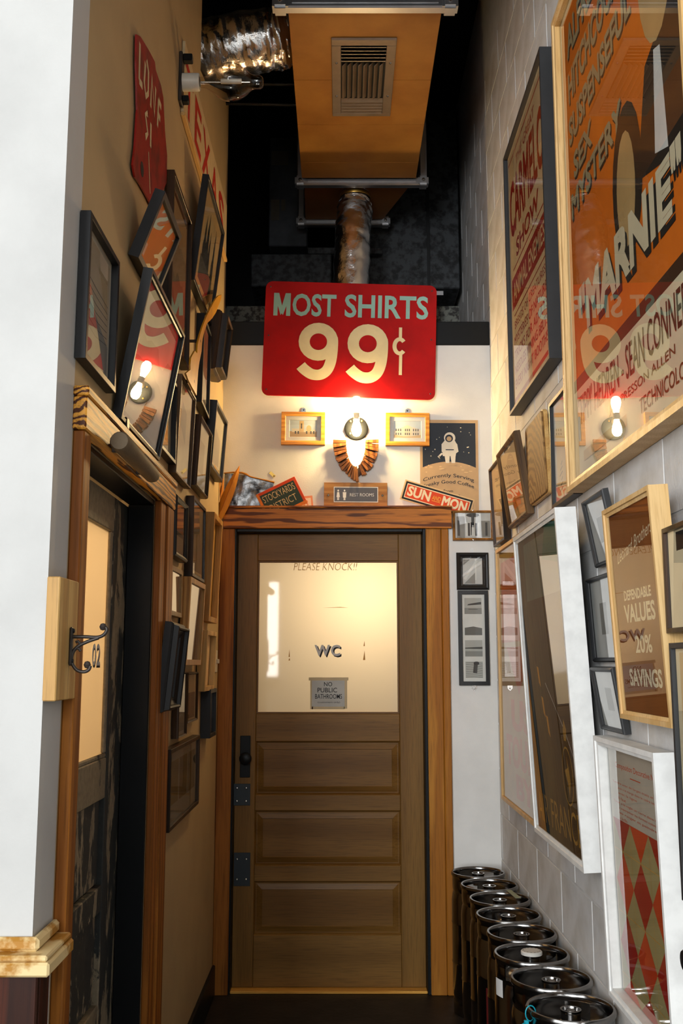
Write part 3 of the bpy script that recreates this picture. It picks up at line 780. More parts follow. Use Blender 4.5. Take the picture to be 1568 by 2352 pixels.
# twin bulb sconce
c0 = onY(818, 985, YB)
sc_ = thing('wall_sconce', 'round dark wall lamp with two bare glowing bulbs under the red sign', 'wall lamp', (c0.x, YB, c0.z))
M_BASE = plain('sconce_base', (0.006, 0.007, 0.008), 0.7, spec=0.05)
MB().lathe([(0.0, -0.024), (0.048, -0.024), (0.056, -0.018), (0.058, -0.001)], 32, (c0.x, YB, c0.z), 'Y').build('base', M_BASE, sc_, smooth=True, world=True)
M_SOCK = plain('porcelain_socket', rgb255(220, 214, 200), 0.35)
MB().tube([(c0.x, YB - 0.024, c0.z + 0.03), (c0.x, YB - 0.075, c0.z + 0.045)], 0.016, 14).build('socket_stem', M_SOCK, sc_, smooth=True, world=True)
MB().tube([(c0.x, YB - 0.066, c0.z + 0.030), (c0.x, YB - 0.066, c0.z + 0.062)], 0.015, 14).build('socket', M_SOCK, sc_, smooth=True, world=True)
M_BULB = emitter('bulb_glow', (1.0, 0.70, 0.32), 430.0)
bp = [(0.012, 0.0), (0.014, 0.012), (0.020, 0.030), (0.0235, 0.048), (0.022, 0.064), (0.014, 0.077), (0.0, 0.082)]
MB().lathe(bp, 16, (c0.x, YB - 0.066, c0.z + 0.063)).build('bulb', M_BULB, sc_, smooth=True, world=True)
MB().lathe([(r, -z) for r, z in bp], 16, (c0.x, YB - 0.066, c0.z + 0.029)).build('bulb', M_BULB, sc_, smooth=True, world=True)
for ang in (0.9, 2.3, 3.9):
    MB().lathe([(0.005, -0.024), (0.004, -0.028), (0, -0.029)], 10, (c0.x + 0.042 * math.cos(ang), YB, c0.z + 0.042 * math.sin(ang)), 'Y').build('screw', M_BRASS, sc_, world=True)

# collar of radiating wooden slats hung under the lamp
M_SLAT = wood('brown_slat_wood', rgb255(150, 92, 38), rgb255(96, 54, 18), 'Z', 12, 1.4, 0.5)
fan = thing('slat_collar', 'horseshoe collar of radiating brown wooden slats hanging under the lamp', 'wall ornament', (onY(817, 1060, YB).x, YB, onY(817, 1060, YB).z))
cx, cy = 817.0, 1014.0
NS = 26
for i in range(NS):
    t = i / (NS - 1); ang = PI * (1.0 + 1.0 * t)          # from left, under, to right (image angle, y up)
    def pt(a, rx, ry): return (cx + rx * math.cos(a), cy - ry * math.sin(a))
    bottom = 0.42 < t < 0.58
    if bottom and i % 2 == 0 and i not in (12,): continue
    da = PI * 0.94 / NS * (0.46 if not bottom else 0.55)
    ro = (52.5, 82.0 + 3 * math.sin(i * 2.1)) if not bottom else (50, 92 + 4 * math.sin(i))
    ri = (22.0, 58.0)
    quad = [pt(ang - da, *ri), pt(ang + da, *ri), pt(ang + da, *ro), pt(ang - da, *ro)]
    y0 = YB - 0.012 - 0.006 * (i % 2)
    P = [onY(q[0], q[1], YB - 0.02) for q in quad]
    m = MB(); m.prism([(p.x, p.z) for p in P][::-1], y0 - 0.012, y0, lambda p, q, a_: (p, a_, q))
    m.build('slat', M_SLAT, fan, 0.0012, world=True)
MB().tube([onY(796, 1012, YB - 0.012), onY(794, 1000, YB - 0.006)], 0.0015, 6).build('hanging_wire', M_BRASS, fan, world=True)
MB().tube([onY(838, 1012, YB - 0.012), onY(840, 1000, YB - 0.006)], 0.0015, 6).build('hanging_wire', M_BRASS, fan, world=True)
bk = [onY(q[0], q[1], YB) for q in [(794, 1015), (770, 1022), (775, 1050), (790, 1080), (817, 1100), (844, 1080), (860, 1050), (864, 1022), (838, 1015), (839, 1055), (817, 1082), (796, 1055)]]
m = MB(); vs = [(p.x, YB - 0.010, p.z) for p in bk] + [(p.x, YB - 0.001, p.z) for p in bk]
fs = [(0, 1, 2, 11), (11, 2, 3, 10), (3, 4, 10), (10, 4, 5), (10, 5, 6, 9), (9, 6, 7, 8)]
m.add(vs, fs + [tuple(i + 12 for i in reversed(f)) for f in fs]).build('backing', P_DBROWN, fan, world=True)

# two small yellow framed views
def art_view(kind):
    def f(a):
        a.rect(0, 0, 1, 1, P_SKY)
        if kind == 0:
            a.rect(0, 0, 1, 0.35, P_KRAFT); a.rect(0.36, 0.3, 0.52, 0.95, P_TAN); a.rect(0.1, 0.3, 0.36, 0.5, P_PAPER); a.rect(0.52, 0.3, 0.95, 0.45, P_PAPER)
            a.ell(0.7, 0.5, 0.09, 0.2, P_TAN)
            for x in (0.2, 0.3, 0.6, 0.75, 0.85): a.rect(x, 0.2, x + 0.05, 0.36, P_DGREY)
            a.rect(0.42, 0.5, 0.46, 0.8, P_DGREY)
        else:
            a.poly([(0, 0), (1, 0), (1, 0.2), (0.5, 0.12), (0, 0.25)], P_TAN)
            a.poly([(0.0, 0.22), (0.36, 0.10), (0.36, 0.66), (0.0, 0.42)], P_PAPER); a.poly([(0.36, 0.10), (0.64, 0.10), (0.64, 0.66), (0.50, 0.76), (0.36, 0.66)], P_CREAM)
            a.poly([(0.64, 0.10), (1.0, 0.2), (1.0, 0.48), (0.64, 0.66)], P_PAPER)
            for x in (0.41, 0.48, 0.55, 0.7, 0.78, 0.86, 0.08, 0.16, 0.24): a.rect(x, 0.40, x + 0.035, 0.54, P_DGREY); a.rect(x, 0.18, x + 0.035, 0.31, P_DGREY)
    return f
for k, (x0, x1, lab) in enumerate(((647, 747, 'small yellow oak frame with a tinted church tower view left of the lamp'), (885, 985, 'small yellow oak frame with a tinted corner building view right of the lamp'))):
    t, w, h = back_thing('picture_frame', lab, 'picture frame', (x0, 948 + 2 * k), (x1, 949 + 2 * k), (x0, 1023 + 2 * k), YB, 'small frames on the back wall')
    fill_frame(t, w, h, 0.022, 0.020, M_FYELLOW, art_view(k), P_WHITE, 'flat', 0.008, True, 0.020, P_WHITE)
    MB().prism([(-0.012, h / 2 - 0.002), (0.012, h / 2 - 0.002), (0.009, h / 2 + 0.02), (0, h / 2 + 0.026), (-0.009, h / 2 + 0.02)], 0.001, 0.003).build('hanger', M_STEEL, t)
    MB().lathe([(0.004, 0.003), (0.003, 0.005), (0, 0.0055)], 8, (0, h / 2 + 0.014, 0)).build('screw', M_BLACKG, t)

# astronaut poster
po, w, h = back_thing('poster', 'kraft paper poster of an astronaut standing on the moon', 'poster', (964, 964), (1097, 965), (964, 1174), YB - 0.001)
MB().box(-w / 2, w / 2, -h / 2, h / 2, -0.0008, 0.0).build('sheet', P_KRAFT, po)
a = Art(w, h, 0.0002, [P_KRAFT])
a.rect(0.045, 0.44, 0.955, 0.965, P_NAVY)
a.poly([(0.045, 0.40)] + [(0.955, 0.40)] + [(0.955 - 0.91 * i / 16, 0.475 + 0.065 * (1 - (2 * i / 16 - 1) ** 2)) for i in range(17)], P_KRAFT)
r = random.Random(5)
for i in range(16):
    s = 0.006 + 0.006 * r.random(); a.ell(0.08 + 0.84 * r.random(), 0.6 + 0.34 * r.random(), s, s * 0.62, P_CREAM, 7)
for i in range(12):
    a.ell(0.1 + 0.8 * r.random(), 0.42 + 0.08 * r.random(), 0.03 * r.random() + 0.01, 0.006, P_TAN, 9)
S, D = P_PAPER, P_NAVY
a.poly([(0.39, 0.60), (0.61, 0.60), (0.64, 0.72), (0.60, 0.77), (0.42, 0.77), (0.37, 0.72)], S)
for x0, x1 in ((0.43, 0.50), (0.53, 0.60)): a.poly([(x0 + 0.01, 0.52), (x1, 0.52), (x1 + 0.01, 0.61), (x0 - 0.01, 0.61)], S); a.rect(x0 - 0.01, 0.50, x1 + 0.01, 0.525, P_KRAFT)
a.poly([(0.37, 0.73), (0.41, 0.76), (0.42, 0.66), (0.46, 0.63), (0.44, 0.615), (0.37, 0.65)], S); a.poly([(0.64, 0.73), (0.60, 0.76), (0.61, 0.66), (0.56, 0.63), (0.58, 0.615), (0.66, 0.65)], S)
a.ell(0.51, 0.80, 0.098, 0.062, S); a.ell(0.50, 0.795, 0.068, 0.042, D); a.ell(0.50, 0.79, 0.042, 0.026, P_KRAFT)
a.rect(0.44, 0.665, 0.58, 0.675, D); a.line([(0.38, 0.63), (0.33, 0.60), (0.35, 0.575), (0.31, 0.60)], 0.02, S)
a.text('Currently Serving', 0.05, 0.305, 0.92, 0.355, P_NAVY, 0.006, arc=0.055); a.text('Freaky Good Coffee', 0.05, 0.235, 0.92, 0.285, P_NAVY, 0.006, arc=0.055)
a.text('From', 0.40, 0.205, 0.56, 0.235, P_NAVY, 0.004); a.text('SUPPLY.', 0.20, 0.09, 0.70, 0.18, P_BLACK, 0.03)
a.done('print', po)

# REST ROOMS plaque
rr, w, h = back_thing('rest_rooms_plaque', 'brown board with a dark plaque reading REST ROOMS above the WC door', 'sign', (744, 1108), (889, 1109), (744, 1166), YB - 0.016)
MB().box(-w / 2, w / 2, -h / 2, h / 2, -0.012, 0).build('board', wood('plaque_board', rgb255(176, 124, 66), rgb255(156, 104, 50), 'X', 12, 1.2, 0.5), rr, 0.001)
a = Art(w, h, 0.0008, [P_WHITE])
a.rect(0.155, 0.22, 0.855, 0.83, P_WHITE); a.rect(0.166, 0.25, 0.844, 0.80, plain('plaque_dark', rgb255(70, 60, 52), 0.35))
for x, skirt in ((0.225, True), (0.325, False)):
    a.ell(x, 0.68, 0.013, 0.04, P_WHITE)
    a.poly([(x - 0.026, 0.42), (x + 0.026, 0.42), (x + 0.016, 0.62), (x - 0.016, 0.62)] if skirt else [(x - 0.024, 0.40), (x + 0.024, 0.40), (x + 0.028, 0.62), (x - 0.028, 0.62)], P_WHITE)
    a.rect(x - 0.014, 0.30, x - 0.002, 0.45, P_WHITE); a.rect(x + 0.002, 0.30, x + 0.014, 0.45, P_WHITE)
a.text('REST ROOMS', 0.41, 0.45, 0.79, 0.58, P_LGREY, 0.0)
a.done('plaque', rr)
for x in (0.07, 0.925): MB().lathe([(0.006, 0), (0.005, 0.002), (0.002, 0.003), (0, 0.001)], 12, ((x - 0.5) * w, 0, 0)).build('screw', M_STEEL, rr)

# SUN AND MON sign leaning on the header
sm, w, h = back_thing('day_sign', 'tilted red metal sign reading SUN AND MON leaning on the WC door header', 'sign', (931, 1101), (1090, 1148), (917, 1146), YB - 0.006)
MB().box(-w / 2, w / 2, -h / 2, h / 2, -0.002, 0).build('plate', P_TAN, sm)
a = Art(w, h, 0.0004, [P_BLACK])
a.rect(0.02, 0.06, 0.98, 0.94, P_BLACK); a.rect(0.045, 0.15, 0.955, 0.85, P_CREAM); a.rect(0.055, 0.19, 0.945, 0.81, P_FLAME)
a.text('SUN', 0.075, 0.27, 0.40, 0.77, P_CREAM, 0.035); a.text('MON', 0.57, 0.27, 0.92, 0.77, P_CREAM, 0.035); a.text('AND', 0.425, 0.42, 0.55, 0.64, P_AMBER, 0.015); a.rect(0.43, 0.36, 0.55, 0.39, P_AMBER)
a.done('lettering', sm)

# STOCKYARDS DISTRICT sign
st, w, h = back_thing('district_sign', 'tilted green sign with orange border reading STOCKYARDS DISTRICT', 'sign', (587, 1137), (676, 1094), (617, 1197), YB - 0.026)
MB().box(-w / 2, w / 2, -h / 2, h / 2, -0.006, 0).build('board', P_FLAME, st, 0.001)
a = Art(w, h, 0.0004, [P_ORANGE]); a.rect(0.0, 0.0, 1, 0.1, P_ORANGE); a.rect(0, 0, 0.06, 1, P_ORANGE)
a.rect(0.065, 0.10, 0.935, 0.90, ink('sign_green', 46, 62, 52))
a.text('STOCKYARDS', 0.10, 0.60, 0.90, 0.84, P_TAN, -0.005); a.text('DISTRICT', 0.16, 0.24, 0.84, 0.48, P_TAN, -0.005)
a.done('lettering', st)
# faded little print behind it
fp, w, h = back_thing('faded_card', 'small faded card with an orange border beside the green sign', 'card', (686, 1141), (717, 1138), (690, 1174), YB - 0.003)
MB().box(-w / 2, w / 2, -h / 2, h / 2, -0.001, 0).build('sheet', ink('faded_orange', 236, 150, 108), fp)
a = Art(w, h, 0.0003, [P_CREAM]); a.rect(0.08, 0.08, 0.86, 0.85, ink('faded_cream', 240, 218, 190)); a.text('8', 0.3, 0.25, 0.65, 0.75, ink('faded_orange', 236, 150, 108), 0.0); a.done('print', fp)

# patinated tin sheet in the corner and a brass tag
pts = [onY(x, y, YB - 0.01) for x, y in ((516, 1088), (545, 1088), (575, 1095), (600, 1101), (629, 1109), (626, 1125), (616, 1170), (514, 1170))]
cpt = onY(570, 1130, YB)
tin = thing('tin_sheet', 'tarnished silver tin sheet with a torn rusty top in the corner', 'metal sheet', (cpt.x, YB, cpt.z))
M_TIN = metal('tarnished_tin', (0.32, 0.32, 0.32), 0.33, (0.012, 0.012, 0.012), bump=0.7, bscale=30, nscale=28)
m = MB(); NX, NZ = 22, 14
for iz in range(NZ):
    for ix in range(NX):
        f_, g_ = ix / (NX - 1), iz / (NZ - 1)
        top = onY(516 + 113 * f_, 1088 + 21 * f_ * f_, YB - 0.01); bot = onY(514 + 103 * f_, 1170, YB - 0.01)
        p = bot.lerp(top, g_)
        nz = noise.noise((p.x * 22, p.z * 22, 1.3)) * 0.006 + noise.noise((p.x * 60, p.z * 60, 4.3)) * 0.002
        m.v.append((p.x, YB - 0.012 + nz, p.z))
for iz in range(NZ - 1):
    for ix in range(NX - 1):
        k = iz * NX + ix; m.f.append((k, k + 1, k + NX + 1, k + NX)); m.m.append(0)
m.build('sheet', M_TIN, tin, smooth=True, world=True)
m = MB(); e = [onY(x, y, YB - 0.012) for x, y in ((514, 1087), (535, 1085), (556, 1086), (566, 1090), (574, 1095), (600, 1101), (630, 1108))]
m.tube([(p.x, YB - 0.014, p.z) for p in e], [0.003, 0.004, 0.005, 0.006, 0.004, 0.003, 0.005], 7).build('torn_edge', plain('rust_edge', rgb255(176, 118, 40), 0.7), tin, world=True)
tg, w, h = back_thing('brass_tag', 'small brass tag pinned to the white wall above the green sign', 'tag', (617, 1087), (622, 1082), (628, 1098), YB - 0.002)
MB().box(-w / 2, w / 2, -h / 2, h / 2, -0.0015, 0).build('plate', M_BRASS, tg, 0.0004)
MB().lathe([(0.004, 0), (0.003, 0.002), (0, 0.003)], 8, (0, -h * 0.35, 0)).build('pin', M_STEEL, tg)

# frames right of the WC door
def art_shop(a):
    a.rect(0, 0, 1, 1, P_LGREY)
    a.rect(0.05, 0.0, 0.28, 0.85, P_GREY); a.rect(0.08, 0.1, 0.14, 0.7, P_DGREY); a.rect(0.30, 0.1, 0.68, 0.62, P_WHITE); a.rect(0.36, 0.1, 0.42, 0.6, P_DGREY); a.rect(0.56, 0.1, 0.62, 0.6, P_DGREY)
    a.ell(0.5, 0.90, 0.18, 0.08, P_DGREY); a.rect(0.46, 0.4, 0.54, 0.95, P_DGREY); a.rect(0.44, 0.12, 0.54, 0.62, P_BLACK)
    a.poly([(0.46, 0.1), (0.54, 0.1), (0.53, 0.44), (0.47, 0.44)], P_WHITE); a.ell(0.5, 0.48, 0.02, 0.035, P_LGREY)
    a.rect(0.72, 0.05, 0.97, 0.68, P_GREY); a.rect(0.84, 0.1, 0.9, 0.62, P_DGREY)
t, w, h = back_thing('picture_frame', 'old gold frame with a black and white street photo beside the header', 'picture frame', (1038, 1173), (1131, 1173), (1038, 1242), YB - 0.009)
fill_frame(t, w, h, 0.018, 0.012, M_FGOLD, art_shop, P_WHITE, 'bevel', 0.010)
for s in (1, -1): MB().tube([(0.004, s * (h / 2 - 0.004), 0.019), (0.0, s * (h / 2), 0.020), (-0.004, s * (h / 2 - 0.004), 0.019)], 0.0012, 6).build('ring', M_STEEL, t)
def art_stairs(a):
    a.rect(0.0, 0.0, 1, 1, P_BLACK); a.rect(0.10, 0.06, 0.90, 0.94, P_LGREY)
    a.poly([(0.12, 0.25), (0.62, 0.86), (0.72, 0.86), (0.22, 0.2)], P_WHITE); a.rect(0.6, 0.2, 0.66, 0.9, P_WHITE); a.poly([(0.15, 0.08), (0.6, 0.08), (0.6, 0.45)], P_GREY)
    a.poly([(0.12, 0.7), (0.4, 0.9), (0.12, 0.9)], P_GREY)
t, w, h = back_thing('picture_frame', 'square black frame with a grey staircase photo right of the WC door', 'picture frame', (1047, 1270), (1120, 1270), (1048, 1355), YB)
fill_frame(t, w, h, 0.022, 0.020, M_FBLACK, art_stairs, P_DGREY, 'bevel', 0.012)
MB().prism([(-0.010, h / 2 - 0.002), (0.010, h / 2 - 0.002), (0.007, h / 2 + 0.022), (-0.007, h / 2 + 0.022)], 0.001, 0.003).build('hanger', M_FWHITE, t)
def art_strip(a):
    y = 0.90
    for k in range(4):
        T = tones(60, 110, 150, 190); y1 = 0.955 - 0.242 * k; y0 = y1 - 0.185
        a.rect(0.13, y0, 0.87, y1, T[3])
        if k == 0: a.rect(0.13, y0, 0.87, y0 + 0.07, T[2]); a.poly([(0.25, y0 + 0.10), (0.85, y0 + 0.11), (0.85, y0 + 0.14), (0.3, y0 + 0.115)], T[0]); a.rect(0.3, y0 + 0.05, 0.7, y0 + 0.06, T[1])
        if k == 1: a.rect(0.13, y0 + 0.02, 0.87, y0 + 0.185, P_WHITE); a.poly([(0.13, y0), (0.87, y0), (0.87, y0 + 0.08), (0.5, y0 + 0.1), (0.13, y0 + 0.085)], T[1])
        if k == 2: a.rect(0.13, y0, 0.87, y0 + 0.06, T[2]); a.poly([(0.13, y0 + 0.09), (0.87, y0 + 0.085), (0.87, y0 + 0.11), (0.5, y0 + 0.105), (0.13, y0 + 0.1)], T[0])
        if k == 3:
            for j in range(9): a.line([(0.15, y0 + 0.02 * j + 0.01), (0.5, y0 + 0.02 * j + 0.015), (0.85, y0 + 0.02 * j + 0.005)], 0.005, T[1])
            a.poly([(0.45, y0 + 0.06), (0.62, y0 + 0.05), (0.66, y0 + 0.16), (0.5, y0 + 0.175)], T[0]); a.ell(0.6, y0 + 0.165, 0.12, 0.02, P_BLACK)
t, w, h = back_thing('picture_frame', 'tall narrow black frame with a column of four small photos', 'picture frame', (1050, 1357), (1119, 1357), (1054, 1574), YB)
fill_frame(t, w, h, 0.022, 0.018, M_FBLACK, art_strip, P_WHITE, 'flat', 0.010)
MB().prism([(-0.012, -h / 2 + 0.002), (-0.012, -h / 2 - 0.014), (0, -h / 2 - 0.026), (0.012, -h / 2 - 0.014), (0.012, -h / 2 + 0.002)][::-1], 0.001, 0.003).build('hanger', M_STEEL, t)
MB().lathe([(0.004, 0.003), (0.003, 0.005), (0, 0.0055)], 8, (0, -h / 2 - 0.014, 0)).build('screw', M_STEEL, t)

# ================================================================== PICTURES ON THE LEFT WALL
def art_postcard(a):
    a.rect(0.05, 0.05, 0.95, 0.95, ink('taupe', 214, 192, 160)); a.poly([(0.05, 0.05), (0.95, 0.05), (0.95, 0.3), (0.05, 0.55)], P_GREY)
    for k in range(7): a.line([(0.1, 0.3 + 0.06 * k), (0.5, 0.27 + 0.06 * k), (0.9, 0.31 + 0.05 * k)], 0.006, P_DGREY)
LP = 'framed pictures on the left wall'
picture('picture_frame', 'deep black box frame nearest the camera, hung above the left door casing', 'picture frame', (2.2093, 2.2465, 0.2886, 0.3356, 0, 0), 'L', 0.0235, 0.014, M_FBLACK, art_postcard, P_PAPER, 'flat', 0.016, group=LP)
picture('picture_frame', 'large black frame leaning forward over the left door header', 'picture frame', (2.6834, 2.2330, 0.5287, 0.3983, -0.0025, 0.1712), 'L', 0.025, 0.016, M_FBLACK, art_landscape(2, True), P_DGREY, 'step', 0.012, group=LP)
picture('picture_frame', 'small black frame tipped steeply forward with an amber pattern print', 'picture frame', (2.6833, 2.6094, 0.2861, 0.2011, -0.0041, 0.3422), 'L', 0.03, 0.016, M_FBLACK,
        lambda a: (a.rect(0, 0, 1, 1, P_AMBER), a.poly([(0, 0.75), (0.3, 1), (0.6, 1), (0, 0.4)], P_TAN), a.poly([(0.5, 0), (1, 0), (1, 0.35)], P_TAN), a.rect(0.1, 0.1, 0.2, 0.3, P_CREAM)), P_AMBER, 'flat', 0.010, group=LP)
picture('picture_frame', 'tall dark walnut frame half hidden behind the leaning amber print', 'picture frame', (3.2364, 2.7384, 0.3941, 0.5582, 0, 0), 'L', 0.03, 0.014, M_FDARK, art_landscape(5, True, True), P_BROWN, 'flat', 0.012, group=LP)
picture('picture_frame', 'black frame with a dark conifer picture in a wide tan border', 'picture frame', (3.7956, 3.0496, 0.5180, 0.4221, -0.0045, 0.1107), 'L', 0.025, 0.014, M_FBLACK, art_trees, P_TAN, 'flat', 0.010, group=LP)
picture('picture_frame', 'slim black frame with a red and white print beside the yellow scrap', 'picture frame', (3.8896, 2.6106, 0.2240, 0.3700, -0.0655, 0), 'L', 0.03, 0.012, M_FBLACK,
        lambda a: (a.rect(0, 0, 1, 1, P_PAPER), a.poly([(0.35, 0.45), (1, 0.3), (1, 1), (0.2, 1)], ink('brick_red', 170, 78, 36)), a.rect(0.5, 0.0, 1, 0.14, P_BROWN)), P_PAPER, 'flat', 0.010, group=LP)
picture('picture_frame', 'heavy dark carved wooden frame at the corner beside the red sign', 'picture frame', (4.1420, 2.7802, 0.2100, 0.2600, 0, 0.1030), 'L', 0.07, 0.05, M_FDARK, art_landscape(8, False, True), P_GOLDT, 'ornate', 0.045, group=LP)
picture('picture_frame', 'black box frame peeking out behind the large leaning frame', 'picture frame', (3.106, 2.2136, 0.262, 0.2695, 0, 0), 'L', 0.025, 0.012, M_FBLACK,
        lambda a: (a.rect(0, 0, 1, 1, P_CREAM), a.poly([(0.55, 0.2), (0.8, 0.2), (0.75, 0.75), (0.6, 0.75)], P_AMBER)), P_CREAM, 'flat', 0.016, group=LP)
picture('picture_frame', 'thin brown frame with a pale faint sketch over the door header end', 'picture frame', (3.4047, 2.2233, 0.3232, 0.3379, 0, 0.0387), 'L', 0.025, 0.010, M_FBROWN,
        lambda a: (a.rect(0, 0, 1, 1, P_CREAM), a.poly([(0.3, 0.55), (0.65, 0.4), (0.65, 0.75), (0.35, 0.82)], ink('faint_grey', 186, 176, 152))), P_CREAM, 'step', 0.010, group=LP)
picture('picture_frame', 'dark walnut frame with pale matting hung right of the faint sketch', 'picture frame', (3.8389, 2.2252, 0.3319, 0.2728, 0, 0.0538), 'L', 0.03, 0.014, M_FDARK,
        lambda a: (a.rect(0, 0, 1, 1, P_PAPER), a.rect(0.3, 0.25, 0.7, 0.75, ink('beige', 184, 168, 140))), P_PAPER, 'bevel', 0.012, group=LP)
picture('picture_frame', 'black frame with a pale drawing closest to the back corner, above the dry leaves', 'picture frame', (4.2423, 2.3775, 0.3899, 0.2818, 0, 0.0702), 'L', 0.035, 0.014, M_FBLACK,
        lambda a: (a.rect(0, 0, 1, 1, P_CREAM), a.poly([(0.2, 0.1), (0.8, 0.15), (0.75, 0.6), (0.3, 0.7)], ink('beige', 184, 168, 140))), P_CREAM, 'flat', 0.012, group=LP)
picture('picture_frame', 'black frame with a small reddish brown print beside the left door casing', 'picture frame', (3.3831, 1.8820, 0.2576, 0.2071, 0, 0), 'L', 0.03, 0.018, M_FBLACK,
        lambda a: (a.rect(0, 0, 1, 1, ink('umber', 140, 112, 84)), a.rect(0.1, 0.45, 0.9, 0.95, ink('rust_print', 176, 92, 38)), a.rect(0.1, 0.36, 0.9, 0.44, P_DBROWN)), P_DGREY, 'bevel', 0.012, group=LP)
picture('picture_frame', 'grey brown frame with a dim print and pale grass heads low in it', 'picture frame', (3.7874, 1.8911, 0.3267, 0.2973, 0, 0), 'L', 0.03, 0.012, M_FDARK,
        lambda a: (a.rect(0, 0, 1, 1, ink('umber', 140, 112, 84)), a.rect(0.04, 0.03, 0.96, 0.07, P_TAN), [a.line([(0.1 + 0.05 * k, 0.1), (0.13 + 0.05 * k, 0.2 + 0.02 * (k % 3))], 0.02, P_TAN) for k in range(4)]), P_DGREY, 'flat', 0.008, group=LP)
M_MIRROR = metal('mirror_silver', (0.86, 0.84, 0.80), 0.02, (0.84, 0.82, 0.78))
def mirror(label, par, d, rail, fm, style, rec):
    t = picture('wall_mirror', label, 'mirror', par, 'L', d, rail, fm, None, P_DGREY, style, rec, True, 0, P_WHITE, 'mirrors on the left wall', M_MIRROR)
    return t
mirror('small mirror in a black and pale wood frame beside the left door casing', (3.3560, 1.6647, 0.2230, 0.1633, 0, 0), 0.02, 0.016, wood('pale_mirror_frame', rgb255(150, 110, 60), rgb255(120, 84, 40), 'Y', 20, 1.5, 0.4), 'flat', 0.008)  # small mirror frame in pale brown wood grain
mirror('taller mirror in a honey wood frame in the middle of the left wall', (3.7042, 1.5768, 0.3764, 0.3107, 0, 0.0403), 0.03, 0.020, wood('honey_frame', rgb255(180, 128, 62), rgb255(150, 100, 42), 'Y', 20, 1.5, 0.4), 'flat', 0.010)
mirror('black and gilt ornate mirror tilted forward beside the left door casing', (3.2231, 1.4181, 0.2366, 0.2790, -0.0096, 0.0937), 0.045, 0.045, M_FBLACK, 'ornate', 0.030)
picture('shadow_box', 'tall pale wooden shadow box frame next to the WC door header', 'picture frame', (4.1578, 1.8172, 0.2859, 0.4437, 0, 0.0372), 'L', 0.04, 0.022, wood('pale_oak_box', rgb255(190, 142, 74), rgb255(160, 112, 52), 'Y', 4, 1.3, 0.5), lambda a: (a.rect(0, 0, 1, 1, P_GOLDT), a.rect(0.3, 0.05, 0.7, 0.95, P_TAN)), P_GOLDT, 'flat', 0.025, False, group=LP)
picture('shadow_box', 'small pale wooden shadow box frame beside the light switch', 'picture frame', (4.1192, 1.4380, 0.2922, 0.2400, 0, 0.0366), 'L', 0.035, 0.018, wood('pale_pine_box', rgb255(208, 170, 108), rgb255(180, 138, 78), 'Y', 4, 1.3, 0.5), lambda a: (a.rect(0, 0, 1, 1, P_TAN), a.rect(0.25, 0.05, 0.6, 0.95, P_OLIVE)), P_TAN, 'flat', 0.022, False, group=LP)
picture('picture_frame', 'thin gold and black frame with a brown sketch below the honey mirror', 'picture frame', (3.7794, 1.3028, 0.2607, 0.1833, 0, 0), 'L', 0.02, 0.009, M_FDARK, lambda a: (a.rect(0, 0, 1, 1, P_KRAFT), a.rect(0.1, 0.05, 0.9, 0.6, P_BROWN)), P_KRAFT, 'bevel', 0.008, group=LP)
picture('picture_frame', 'thin dark frame with a faded landscape under the ornate tilted mirror', 'picture frame', (3.5177, 1.2867, 0.1842, 0.2217, 0, 0), 'L', 0.025, 0.009, M_FDARK, art_landscape(14), P_GREY, 'bevel', 0.008, group=LP)
picture('picture_frame', 'small black box frame low at the far end below the shadow box', 'picture frame', (4.2287, 1.2234, 0.1951, 0.1958, 0, 0), 'L', 0.04, 0.016, M_FBLACK, lambda a: a.rect(0, 0, 1, 1, P_DBROWN), P_DBROWN, 'flat', 0.014, group=LP)
def art_three(a):
    a.rect(0, 0, 1, 1, ink('stone', 150, 140, 124))
    for k, mt in enumerate((ink('photo_olive', 112, 96, 62), ink('photo_umber', 92, 74, 50), ink('photo_dim', 84, 74, 58))):
        a.rect(0.08 + 0.30 * k, 0.25, 0.34 + 0.30 * k, 0.85, mt)
picture('picture_frame', 'wide dark frame holding three brown photos, lowest on the left wall', 'picture frame', (3.5846, 1.0273, 0.6605, 0.2561, 0, 0), 'L', 0.03, 0.014, M_FDARK, art_three, P_GREY, 'flat', 0.010, group=LP)

# rusty red sign cut to a ragged outline
rp = [(2.518, 3.143), (2.566, 3.169), (2.673, 3.202), (2.777, 3.228), (2.792, 3.211), (2.882, 3.216), (2.925, 3.201), (2.965, 3.114), (3.017, 3.053), (3.017, 2.959), (2.945, 2.887), (2.809, 2.773), (2.738, 2.770), (2.628, 2.758), (2.557, 2.744), (2.524, 2.762), (2.545, 2.827), (2.558, 2.942), (2.523, 3.066)]
rs = thing('ragged_sign', 'ragged rusty red metal sign with worn white letters high on the left wall', 'sign', (XL, 2.76, 2.98))
basis(rs, (0, 1, 0), (0, 0, 1), (1, 0, 0), (XL, 2.76, 2.98))
M_RUSTRED = plain('rusty_red_enamel', rgb255(150, 26, 18), 0.45, c2=rgb255(92, 24, 12), nscale=14, lo=0.48, hi=0.72, bump=0.2)
MB().prism([(y - 2.76, z - 2.98) for y, z in rp][::-1], 0.006, 0.011).build('plate', M_RUSTRED, rs)
a = Art(0.5, 0.46, 0.0115, [P_CREAM]); WORN = ink('worn_cream', 206, 190, 150)
